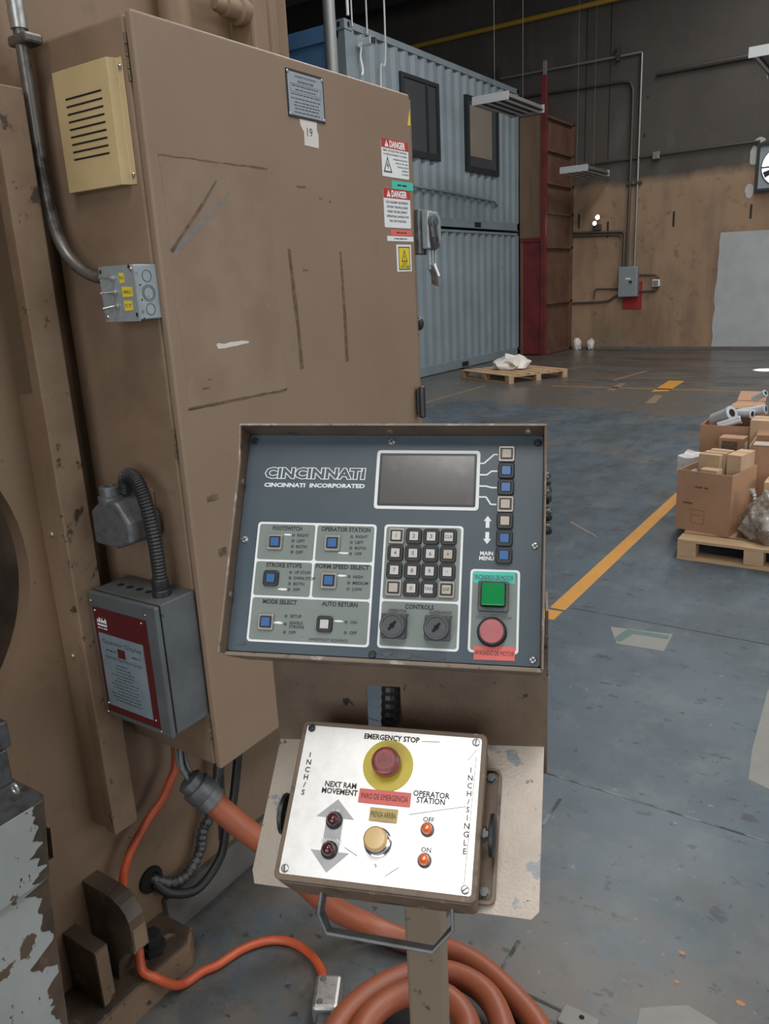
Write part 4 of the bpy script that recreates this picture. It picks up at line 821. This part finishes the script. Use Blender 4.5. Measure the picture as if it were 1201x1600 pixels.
def container(z0, h, upper):
    c = thing('shipping_container', (KX-1.2, 13, z0), 'upper grey shipping container with two dark windows, used as an office' if upper else 'lower grey corrugated shipping container standing on the floor', 'shipping container')
    bt, tp = (z0+.16, z0+h-.10) if upper else (z0+.18, z0+h-.05)
    put('side_panel', wave(KY0+.15, KY1-.08, bt, tp), 'container_grey', c)
    put('bottom_rail', bx(KX-.1, KX+.01, KY0, KY1, z0+.01, bt), 'container_grey', c, bevel=.006)
    put('top_rail', bx(KX-.1, KX+.01, KY0, KY1, tp, z0+h-.005), 'container_grey', c, bevel=.006)
    put('corner_post', bx(KX-.14, KX+.01, KY0, KY0+.15, z0, z0+h), 'container_grey', c, bevel=.006)
    put('corner_post', bx(KX-.14, KX+.01, KY1-.08, KY1, z0, z0+h), 'container_grey', c, bevel=.006)
    put('end_panel', bx(KX-2.3, KX-.14, KY0+.06, KY0+.1, z0+.15, z0+h-.12), 'container_blue', c)
    put('end_rail', bx(KX-2.3, KX-.1, KY0, KY0+.1, z0+h-.22, z0+h-.005), 'container_blue', c, bevel=.006)
    put('end_post', bx(KX-.3, KX-.14, KY0, KY0+.08, z0+.1, z0+h-.12), 'container_blue', c, bevel=.006)
    put('roof', bx(KX-2.4, KX-.1, KY0+.1, KY1, z0+h-.08, z0+h-.02), 'container_grey', c)
    put('back_panel', bx(KX-2.44, KX-2.40, KY0, KY1, z0, z0+h), 'container_grey', c)
    put('far_end_panel', bx(KX-2.4, KX-.1, KY1-.06, KY1-.02, z0, z0+h), 'container_grey', c)
    cc = put('corner_casting', bx(KX-.18, KX+.025, KY0-.02, KY0+.17, z0+h-.13, z0+h+.005), 'container_grey', c, bevel=.01)
    put('casting_hole', prism(B(), circ(KY0+.075, z0+h-.06, .028, 12, .04), .0252, .027, axes((0, 1, 0), (0, 0, 1), (1, 0, 0), (KX, 0, 0))), 'void', cc)
    put('casting_hole', prism(B(), circ(KX-.08, z0+h-.06, .03, 12, .04), .0202, .022, axes((1, 0, 0), (0, 0, 1), (0, -1, 0), (0, KY0, 0))), 'void', cc)
    for y in ((14.0,) if upper else (13.4,)): put('fork_pocket', bx(KX+.0102, KX+.0125, y, y+.26, z0+.03, z0+.12), 'void', c)
    if upper:
        for y0, y1, za, zb, bd in ((11.56, 12.76, 3.57, 4.76, 0), (13.74, 15.04, 3.50, 4.76, 1)):
            wf = put('window_frame', ringp(B(), [(y0, za), (y1, za), (y1, zb), (y0, zb)], [(y0+.1, za+.1), (y1-.09, za+.1), (y1-.09, zb-.06), (y0+.1, zb-.06)], -.06, .03, axes((0, 1, 0), (0, 0, 1), (1, 0, 0), (KX, 0, 0))), 'window_black', c)
            put('pane', bx(KX+.002, KX+.008, y0+.1, y1-.09, za+.1, zb-.06), 'window_glass', wf)
            if bd: put('window_panel', bx(KX+.009, KX+.013, y0+.14, y1-.28, za+.27, zb-.15), 'blind', wf)
            else: put('sash_bar', bx(KX+.009, KX+.025, y1-.42, y1-.36, za+.1, zb-.06), 'window_black', wf)
        b = B(); tube(b, [(KX+.03, 10.4, 3.13), (KX+.03, 12.9, 3.10), (KX+.03, 14.75, 3.05), (KX+.03, 14.95, 2.98)], .022, 8); put('conduit', b, 'container_grey', c, smooth=True)
    return c
container(0, 2.49, False); container(2.52, 2.66, True)
sc2 = thing('security_camera', (KX+.05, 10.55, 4.85), 'white security camera on bracket near the top corner of the upper container', 'security camera')
b = B(); box(b, -.11, .11, -.05, .05, -.05, .05); cm = put('housing', b, 'camera_white', sc2, axes((.95, -.30, -.08), (.30, .954, 0), (.076, -.024, .997), (KX+.17, 10.50, 4.93)), bevel=.015)
put('lens_face', bx(.11, .115, -.042, .042, -.042, .042), 'black_plastic', cm, axes((.95, -.30, -.08), (.30, .954, 0), (.076, -.024, .997), (KX+.17, 10.50, 4.93)))
b = B(); tube(b, spline([(KX+.01, 10.50, 4.9), (KX+.06, 10.5, 4.92), (KX+.10, 10.50, 4.93)], 5), .03, 8); put('bracket', b, 'camera_white', sc2, smooth=True)
b = B(); tube(b, spline([(KX+.05, 10.5, 4.9), (KX+.03, 10.49, 4.75), (KX+.03, 10.53, 4.6), (KX+.03, 10.5, 4.52)], 5), .014, 6); put('loose_cable', b, 'camera_white', sc2, smooth=True)
for nm, pts, r, lb in (('hanging_cable', [(KX+.05, 10.30, 7.85), (KX+.05, 10.29, 5.1)], .012, 'thin white cable dropping to the container corner, leftmost of three'), ('hanging_cable', [(KX+.05, 10.68, 7.85), (KX+.05, 10.66, 5.08)], .012, 'thin white cable dropping to the container, middle of three'), ('hanging_cable', [(KX+.1, 11.06, 7.85), (KX+.1, 11.05, 5.0), (KX+.06, 10.96, 4.7), (KX+.06, 10.94, 4.0)], .014, 'thin white cable hanging in front of the container side left of its first window')):
    tag(put(nm, tube(B(), spline(pts, 6), r, 6), 'cable_white', None, smooth=True), lb, 'cable', 'cables over the container')
b = B(); cyl(b, (-6.33, 8.62, 0), (-6.33, 8.62, 7.9), .075, n=18); tag(put('round_column', b, 'pipe_grey', None, smooth=True), 'round grey steel column rising behind the cabinet in front of the blue container end', 'column')
b = B(); cyl(b, (-6.15, 8.75, 4.7), (-6.15, 8.75, 7.9), .018, n=8); tag(put('thin_pipe', b, 'cable_white', None, smooth=True), 'thin pale pipe hanging just beside the round grey column', 'pipe')

# ================================================================== RED GATE beside the container
GX, GY = -6.673, 16.02
gt = thing('red_partition', (GX, GY, 0), 'rusty red steel partition with ribbed side between container and far wall', 'partition')
put('corner_post', bx(GX-.05, GX+.05, GY-.05, GY+.05, 0, 5.35), 'gate_red', gt, bevel=.004)
put('post_tip', bx(GX-.03, GX+.03, GY-.03, GY+.03, 5.35, 5.6), 'pipe_grey', gt)
put('red_panel', bx(-7.16, GX-.05, GY-.02, GY+.02, .02, 2.33), 'gate_red', gt)
put('red_panel_head', bx(-7.18, GX-.05, GY-.05, GY+.05, 2.30, 2.38), 'gate_red', gt, bevel=.004)
put('red_panel_post', bx(-7.18, -7.12, GY-.04, GY+.04, 0, 2.33), 'gate_rust', gt, bevel=.004)
put('wood_panel', bx(-7.2, GX-.05, GY-.01, GY+.01, 2.38, 4.66), 'gate_wood', gt)
zr = [0.03, 1.06, 2.18, 2.84, 3.41, 4.02, 4.62]
for za, zb in zip(zr, zr[1:]): put('side_panel', bx(GX-.02, GX+.0, GY+.05, FY-.02, za, zb), 'gate_rust', gt)
for z in zr: put('side_rib', bx(GX-.03, GX+.06, GY+.05, FY-.02, z-.02, z+.03), 'gate_rust', gt)
put('side_post', bx(GX-.03, GX+.06, FY-.12, FY-.04, 0, 4.65), 'gate_rust', gt, bevel=.004)

# ================================================================== FAR WALL FITTINGS
def wallpipe(name, pts, r, m, label):
    P3 = [(x, FY-.045, z) for x, z in pts]; return tag(put(name, tube(B(), P3, r, 8), m, None, smooth=True), label, 'conduit')
wallpipe('wall_conduit', [(-8.6, 5.80), (-5.26, 5.765), (-5.25, 5.74), (-5.247, 1.72)], .024, 'pipe_grey', 'long grey conduit turning down the far wall to the electrical panel, outer of two')
wallpipe('wall_conduit', [(-8.2, 5.37), (-5.62, 5.30), (-5.46, 5.26), (-5.405, 5.12), (-5.40, 4.9), (-5.408, 1.72)], .03, 'pipe_dark', 'dark bent conduit running down beside the outer grey one to the electrical panel')
wallpipe('wall_conduit', [(-6.66, 2.49), (-5.52, 2.43), (-5.485, 2.38), (-5.49, 1.72)], .028, 'pipe_dark', 'short conduit from rusty partition to top of electrical panel')
wallpipe('wall_conduit', [(-6.66, 2.42), (-5.60, 2.38), (-5.555, 2.33)], .02, 'pipe_dark', 'thin conduit just below the short one beside the emergency lamp')
wallpipe('wall_conduit', [(-6.62, 3.826), (-2.97, 3.858)], .022, 'pipe_dark', 'straight thin conduit across the far wall to the fan')
wallpipe('wall_conduit', [(-4.93, 5.33), (-3.29, 5.335), (-1.8, 5.34)], .05, 'pipe_dark', 'thick dark bar high on the far wall behind the right lamp')
wallpipe('wall_conduit', [(-5.14, 1.54), (-4.80, 1.52), (-4.735, 1.46), (-4.73, 1.30), (-4.79, 1.20), (-5.14, 1.20)], .02, 'pipe_dark', 'looped conduit at the right side of the electrical panel')
wallpipe('wall_conduit', [(-5.54, 1.273), (-6.05, 1.285), (-6.10, 1.24), (-6.106, 1.09)], .016, 'pipe_dark', 'upper thin conduit leaving electrical panel on the left')
wallpipe('wall_conduit', [(-5.55, 1.142), (-5.62, 1.13), (-5.78, 1.03), (-5.95, 1.01), (-6.64, 1.0)], .022, 'pipe_dark', 'lower bent conduit from electrical panel towards the rusty partition')
for x, z, n_ in ((-4.89, 3.835, 'junction box on the straight thin wall conduit'), (-4.78, 1.36, 'small white fitting on the looped conduit beside the panel')):
    j = thing('junction_box', (x, FY-.05, z), 'small pale '+n_, 'junction box'); put('box', bx(x-.07, x+.07, FY-.1, FY, z-.07, z+.07), 'camera_white' if z < 2 else 'pipe_grey', j, bevel=.01); put('lid', bx(x-.055, x+.055, FY-.108, FY-.1, z-.055, z+.055), 'pipe_grey', j)
for x, z in ((-5.33, 3.36), (-5.2, 3.38)): pass
st2 = thing('pipe_clamp', (-5.32, FY, 3.36), 'dark clamp holding the two vertical conduits on the far wall', 'clamp'); put('channel', bx(-5.46, -5.17, FY-.09, FY-.0, 3.34, 3.39), 'pipe_dark', st2); put('bolt', bx(-5.34, -5.31, FY-.1, FY-.09, 3.35, 3.38), 'pipe_grey', st2)
for x, z in ((-5.72, 5.83), (-8.35, 5.86)):
    hk = thing('wall_hanger', (x, FY, z), 'dark hanger on the upper conduit %s' % ('near its bend' if x > -6 else 'left, above the container'), 'hanger'); put('strap', bx(x-.03, x+.03, FY-.09, FY, z-.14, z+.12), 'pipe_dark', hk); put('clip', bx(x-.05, x+.05, FY-.1, FY-.02, z-.06, z+.0), 'pipe_dark', hk)
ep = thing('breaker_box', (-5.34, FY-.12, 1.1), 'grey electrical panel on the far wall with conduits above', 'electrical panel')
put('box', bx(-5.54, -5.14, FY-.19, FY-.034, 1.10, 1.72), 'galvanised', ep, bevel=.01); pd = put('door', bx(-5.53, -5.15, FY-.205, FY-.19, 1.11, 1.71), 'galvanised', ep, bevel=.005)
put('handle', bx(-5.30, -5.24, FY-.225, FY-.205, 1.385, 1.43), 'black_plastic', pd); put('label', bx(-5.38, -5.28, FY-.207, FY-.205, 1.46, 1.49), 'white_print', pd)
rb_ = tag(put('red_board', bx(-5.475, -5.08, FY-.03, FY, .85, 1.41), 'board_red', None), 'red square board on the far wall behind the electrical panel', 'board')
em = thing('emergency_lamp', (-6.06, FY-.1, 2.52), 'small emergency lamp with two lit heads on the far wall', 'emergency light')
put('base', bx(-6.15, -5.99, FY-.09, FY, 2.5, 2.62), 'pipe_dark', em, bevel=.01)
for x, z, r in ((-6.03, 2.755, .052), (-6.09, 2.64, .045)):
    b = B(); lathe(b, [(r*.5, 0), (r, .05), (r, .09)], 14, M=axes((1, 0, 0), (0, 0, 1), (0, -1, 0), (x, FY-.08, z))); hd = put('lamp_head', b, 'pipe_dark', em); b = B(); lathe(b, [(r*.9, .09), (0, .10)], 14, M=axes((1, 0, 0), (0, 0, 1), (0, -1, 0), (x, FY-.08, z))); put('lens', b, 'lamp_glow', hd)
fn = thing('wall_fan', (-2.57, FY-.05, 3.0), 'square extractor fan set in the far wall with daylight behind its blades', 'fan')
FM = axes((1, 0, 0), (0, 0, 1), (0, -1, 0), (-2.57, FY, 3.39))
put('frame', ringp(B(), [(-.44, -.43), (.44, -.43), (.44, .43), (-.44, .43)], [(-.39, -.38), (.39, -.38), (.39, .38), (-.39, .38)], -.05, .09), 'window_black', fn, FM)
n_ = 32; sq_ = [(max(-.39, min(.39, .56*math.cos(2*PI*i/n_))), max(-.38, min(.38, .56*math.sin(2*PI*i/n_)))) for i in range(n_)]
put('panel', ringp(B(), sq_, circ(0, 0, .35, n_), .0, .02), 'galvanised', fn, FM)
put('ring', ringp(B(), circ(0, 0, .355, n_), circ(0, 0, .345, n_), -.02, .05), 'window_black', fn, FM)
b = B(); cyl(b, (0, 0, -.03), (0, 0, .05), .07); hub = put('hub', b, 'window_black', fn, FM)
for k in range(4):
    a = k*PI/2+.5; b = B(); prism(b, [(.06, -.03), (.33, -.10), (.335, .04), (.06, .04)], -.004, .004); put('blade', b, 'window_black', fn, FM @ Matrix.Rotation(a, 4, 'Z') @ Matrix.Rotation(.5, 4, 'X'))
put('strut', bx(-.35, .35, -.015, .015, -.04, -.025), 'window_black', fn, FM)
tag(put('yellow_pipe', tube(B(), [(-14.9, FY-.09, 6.82), (10, FY-.09, 6.75)], .05, 8), 'pipe_yellow', None, smooth=True), 'yellow gas pipe running high along the far wall', 'pipe')
random.seed(5)
for x, y, s, lb in ((-6.42, 17.35, .11, 'left'), (-6.12, 17.38, .10, 'right')):
    b = B(); bmesh.ops.create_icosphere(b, subdivisions=3, radius=1)
    for v in b.verts: k = 1+.35*noise.noise(v.co*2.3+Vector((x*3, 0, 0))); v.co = Vector((x+v.co.x*s*k*.8, y+v.co.y*s*k*.8, max(0, s*1.05+v.co.z*s*1.3*k)))
    tag(put('white_rag', b, 'bag_white', None, smooth=True), lb+' one of two crumpled white rags at foot of the far wall', 'rag')

# ================================================================== HANGING LAMPS
def lamp(x, y, z, L, W, label, tilt=0):
    l = thing('tube_lamp', (x, y, z), label, 'ceiling lamp', 'hanging fluorescent lamps', rz=0, M=T(x, y, z) @ Matrix.Rotation(tilt, 4, 'Z'))
    M = WM[l.name]
    put('housing', prism(B(), [(-W/2, 0), (-W/2+.04, .07), (W/2-.04, .07), (W/2, 0), (W/2-.01, -.005), (-W/2+.01, -.005)], -L, 0, axes((1, 0, 0), (0, 0, 1), (0, -1, 0), (0, 0, 0))), 'lamp_shade', l, M)
    put('end_cap', bx(-W/2-.005, W/2+.005, -.02, 0, -.045, .075), 'lamp_white', l, M); put('end_cap', bx(-W/2-.005, W/2+.005, L, L+.02, -.045, .075), 'lamp_white', l, M)
    for k in range(4):
        xx = -W/2+W*(k+.5)/4; b = B(); cyl(b, (xx, .0, -.03), (xx, L, -.03), .019, n=10); put('tube', b, 'lamp_tube', l, M, smooth=True)
    for yy in (.15, L-.15):
        b = B(); tube(b, [(0, yy, .07), (0, yy, 7.88-z)], .0035, 5); put('wire', b, 'pipe_grey', l, M)
lamp(-5.90, 12.05, 4.23, 1.35, .60, 'long tube lamp hanging in front of the right container window')
lamp(-6.03, 15.95, 3.57, 1.25, .56, 'smallest tube lamp, hanging before the far wall by the rusty partition')
lamp(-1.86, 11.55, 4.08, 1.35, .60, 'tube lamp cut by the right edge, above the wall fan')

# ================================================================== PALLETS AND GOODS
def pallet(M, L, W, H, label, nb=6):
    p = thing('wooden_pallet', (0, 0, 0), label, 'pallet', M=M)
    t1 = .018; bw = W/(nb*1.25)
    for k in range(nb):
        y = (W-bw)*k/(nb-1); put('deck_board', bx(0, L, y, y+bw, H-t1, H), 'pallet_wood', p, M, bevel=.002)
    for x in (0, L/2-.05, L-.1):
        put('stringer_board', bx(x, x+.1, 0, W, H-2*t1, H-t1), 'pallet_wood', p, M)
        for y in (0, W/2-.05, W-.1): put('block', bx(x, x+.1, y, y+.1, t1, H-2*t1), 'pallet_wood', p, M, bevel=.003)
    for y in (0, W/2-.05, W-.1): put('bottom_board', bx(0, L, y, y+.1, 0, t1), 'pallet_wood', p, M)
    return p
pallet(T(-1.03, 4.44, 0), .80, .85, .12, 'near wooden pallet carrying the big open carton at right')
pallet(T(-6.53, 12.08, 0) @ Matrix.Rotation(math.radians(-27.5), 4, 'Z'), 1.34, 1.2, .13, 'far wooden pallet on the floor beside the lower container')
b = B(); bmesh.ops.create_icosphere(b, subdivisions=3, radius=1)
for v in b.verts: k = 1+.4*noise.noise(v.co*2.1); v.co = Vector((-5.72+v.co.x*.30*k, 12.35+v.co.y*.25*k, max(.131, .20+v.co.z*.17*k)))
tag(put('plastic_bag', b, 'bag_white', None, smooth=True), 'crumpled white plastic bag lying on the far pallet', 'bag')
def carton(M, w_, d, h, label, m='cardboard', opened=True, flaps=False, group=None, cat='box'):
    c = thing('cardboard_box', (0, 0, 0), label, cat, group, M=M); t1 = .006
    if opened:
        b = B(); ringp(b, [(0, 0), (w_, 0), (w_, d), (0, d)], [(t1, t1), (w_-t1, t1), (w_-t1, d-t1), (t1, d-t1)], 0, h); put('walls', b, m, c, M)
        put('bottom', bx(t1, w_-t1, t1, d-t1, 0, .01), m, c, M)
    else:
        put('walls', bx(0, w_, 0, d, 0, h), m, c, M, bevel=.003)
        put('tape', bx(0.0, w_, d*.45, d*.55, h, h+.0008), 'cardboard_light' if m == 'cardboard' else 'cardboard', c, M)
    if flaps: put('flap', prism(B(), [(0, 0), (w_, 0), (w_*.96, .1), (w_*.04, .1)], 0, .005), m, c, M @ T(0, d, h) @ Matrix.Rotation(math.radians(35), 4, 'X'))
    return c
RZ = lambda a: Matrix.Rotation(math.radians(a), 4, 'Z')
c1m = T(-1.095, 4.64, .12) @ RZ(-12)
c1 = carton(c1m, .315, .34, .355, 'big worn brown carton on near pallet, filled with smaller boxes')
b = B(); M_ = axes((1, 0, 0), (0, 0, 1), (0, -1, 0), (0, 0, 0)); dashes(b, .145, .265, .075, .013, .0005); dashes(b, .075, .165, .07, .015, .0005); ringp(b, [(.09, .05), (.17, .05), (.17, .13), (.09, .13)], [(.092, .052), (.168, .052), (.168, .128), (.092, .128)], .0003, .0006); dashes(b, .13, .10, .07, .004, .0005); dashes(b, .04, .24, .01, .06, .0005)
put('printing', b, 'tape_stain', c1, c1m @ M_)['kind'] = 'stuff'
for k in range(3): carton(c1m @ T(.072+.010*k, .10+.052*k, .24), .125, .045, .20+.004*k, ('front', 'middle', 'rear')[k]+' one of three upright slim boxes inside the big carton', 'cardboard_light', False, group='boxes in the big carton')
carton(c1m @ T(.222, .13, .20), .083, .19, .245, 'squat brown box inside the big carton, right of the slim boxes', 'cardboard_light', False, group='boxes in the big carton')
carton(c1m @ T(.12, .02, .24), .10, .07, .13, 'low flat box at the front rim of the big carton', 'cardboard_light', False, group='boxes in the big carton')
tag(put('blue_scrap', bx(.02, .07, .10, .16, .30, .335), 'pale_blue', None, c1m, bevel=.012), 'blue and white plastic scrap in the left corner of big carton', 'scrap')
wb = carton(T(-1.19, 5.035, .12) @ RZ(-6), .26, .20, .33, 'carton wrapped in clear film behind the left edge of the big carton', 'cardboard', False)
WBM = WM[wb.name]
b = B(); box(b, -.004, .264, -.004, .204, .25, .335); bmesh.ops.subdivide_edges(b, edges=b.edges[:], cuts=5, use_grid_fill=True)
for v in b.verts: v.co += v.co.normalized()*.012*noise.noise(v.co*25)
for v in b.verts:
    if v.co.z > .33: v.co.z += .03*max(0, noise.noise(v.co*9+Vector((3, 1, 0)))+.4)
put('film', b, 'film_white', wb, WBM, smooth=True)
# rear row
c2 = carton(T(-1.155, 5.43, 0), .30, .40, .60, 'rear open carton full of shiny metal tubes', 'cardboard', True)
bx2 = carton(T(-1.01, 5.29, 0) @ RZ(-4), .15, .12, .55, 'small carton with a dark handle slot before the rear carton', 'cardboard', False)
put('handle_slot', bx(.02, .115, -.001, 0, .465, .53), 'tape_stain', bx2, WM[bx2.name]); put('label', bx(.1505, .151, .03, .10, .45, .52), 'paper', bx2, WM[bx2.name])
def tubepart(p0, p1, r, label):
    o = thing('metal_tube', p0, label, 'metal tube', 'shiny metal tubes in the cartons'); b = B(); p0 = Vector(p0); p1 = Vector(p1); cyl(b, p0, p1, r, n=16); put('shell', b, 'foil', o, smooth=True)
    d = (p1-p0).normalized(); b = B(); cyl(b, p1-d*.0, p1+d*.012, r*1.12, n=16); cyl(b, p1+d*.012, p1+d*.014, r*.7, n=16); put('collar', b, 'foil', o, smooth=True)
    b = B(); cyl(b, p1+d*.0141, p1+d*.0146, r*.6, n=14); put('bore', b, 'void', o)
tubepart((-1.11, 5.62, .60), (-1.00, 5.56, .66), .045, 'fat shiny metal tube leaning at left in the rear carton')
tubepart((-1.05, 5.46, .59), (-.93, 5.47, .635), .026, 'slim shiny tube lying across front of the rear carton')
tubepart((-1.00, 5.74, .63), (-.90, 5.70, .64), .03, 'shiny tube at the back of the rear carton')
carton(T(-.85, 5.40, 0), .115, .18, .65, 'tall narrow carton standing right of the rear carton', 'cardboard_light', False)
carton(T(-1.075, 5.86, 0), .19, .34, .65, 'farthest brown carton with top flap raised', 'cardboard', False, True)
tubepart((-.99, 5.78, .625), (-.83, 5.76, .665), .032, 'shiny tube lying on the tall narrow carton')
tubepart((-.93, 5.95, .70), (-.86, 5.92, .745), .022, 'topmost small shiny tube on the farthest carton')
carton(T(-.84, 5.60, 0), .25, .3, .52, 'carton of tubes behind the tall narrow one at right edge', 'cardboard', True)
tubepart((-.84, 5.62, .56), (-.77, 5.56, .56), .03, 'shiny tube end poking from the carton at right edge')
carton(T(-.785, 5.02, .12) @ RZ(3), .30, .34, .44, 'open brown carton with pinkish flap at right edge', 'cardboard', True, True)
put('inner_flap', bx(.02, .28, .0, .11, .445, .45), 'cream_cap', [o for o in bpy.data.objects if o.get('label', '').startswith('open brown carton with pinkish')][0], T(-.785, 5.02, .12) @ RZ(3))
# bag in front
pb2 = thing('film_bag', (-.60, 4.60, .12), 'crumpled clear plastic bag of goods on front of the near pallet', 'bag')
b = B(); bmesh.ops.create_icosphere(b, subdivisions=5, radius=1)
for v in b.verts:
    c = v.co.copy(); k = 1+.16*noise.noise(c*2.4)+.07*noise.noise(c*7)+.035*abs(noise.noise(c*15))
    z_ = c.z*k; pinch = 1-.62*max(0, z_)
    v.co = Vector((-.535+c.x*k*.205*pinch-.07*max(0, z_), 4.64+c.y*k*.15*pinch, max(.121, .215+z_*.17)))
put('film', b, 'plastic_film', pb2, smooth=True)
b = B(); tube(b, spline([(-.675, 4.62, .34), (-.682, 4.61, .38), (-.69, 4.60, .405)], 4), .012, 8, mod=lambda i: 1+.4*(i % 2)); put('knot', b, 'plastic_film', pb2)
carton(T(-.66, 4.81, .12), .25, .18, .28, 'brown carton behind the plastic bag on the near pallet', 'cardboard_light', False)

# added spot lamp under the roof, makes the small bright patch on the floor
sp = bpy.data.lights.new('added_floor_spot', 'SPOT'); sp.energy = 60000; sp.spot_size = math.radians(3.2); sp.spot_blend = .35; sp.shadow_soft_size = .02; sp.color = (1, .98, .95)
so = bpy.data.objects.new('added_floor_spot', sp); COL.objects.link(so); so.location = (-2.0, 13.9, 7.85)
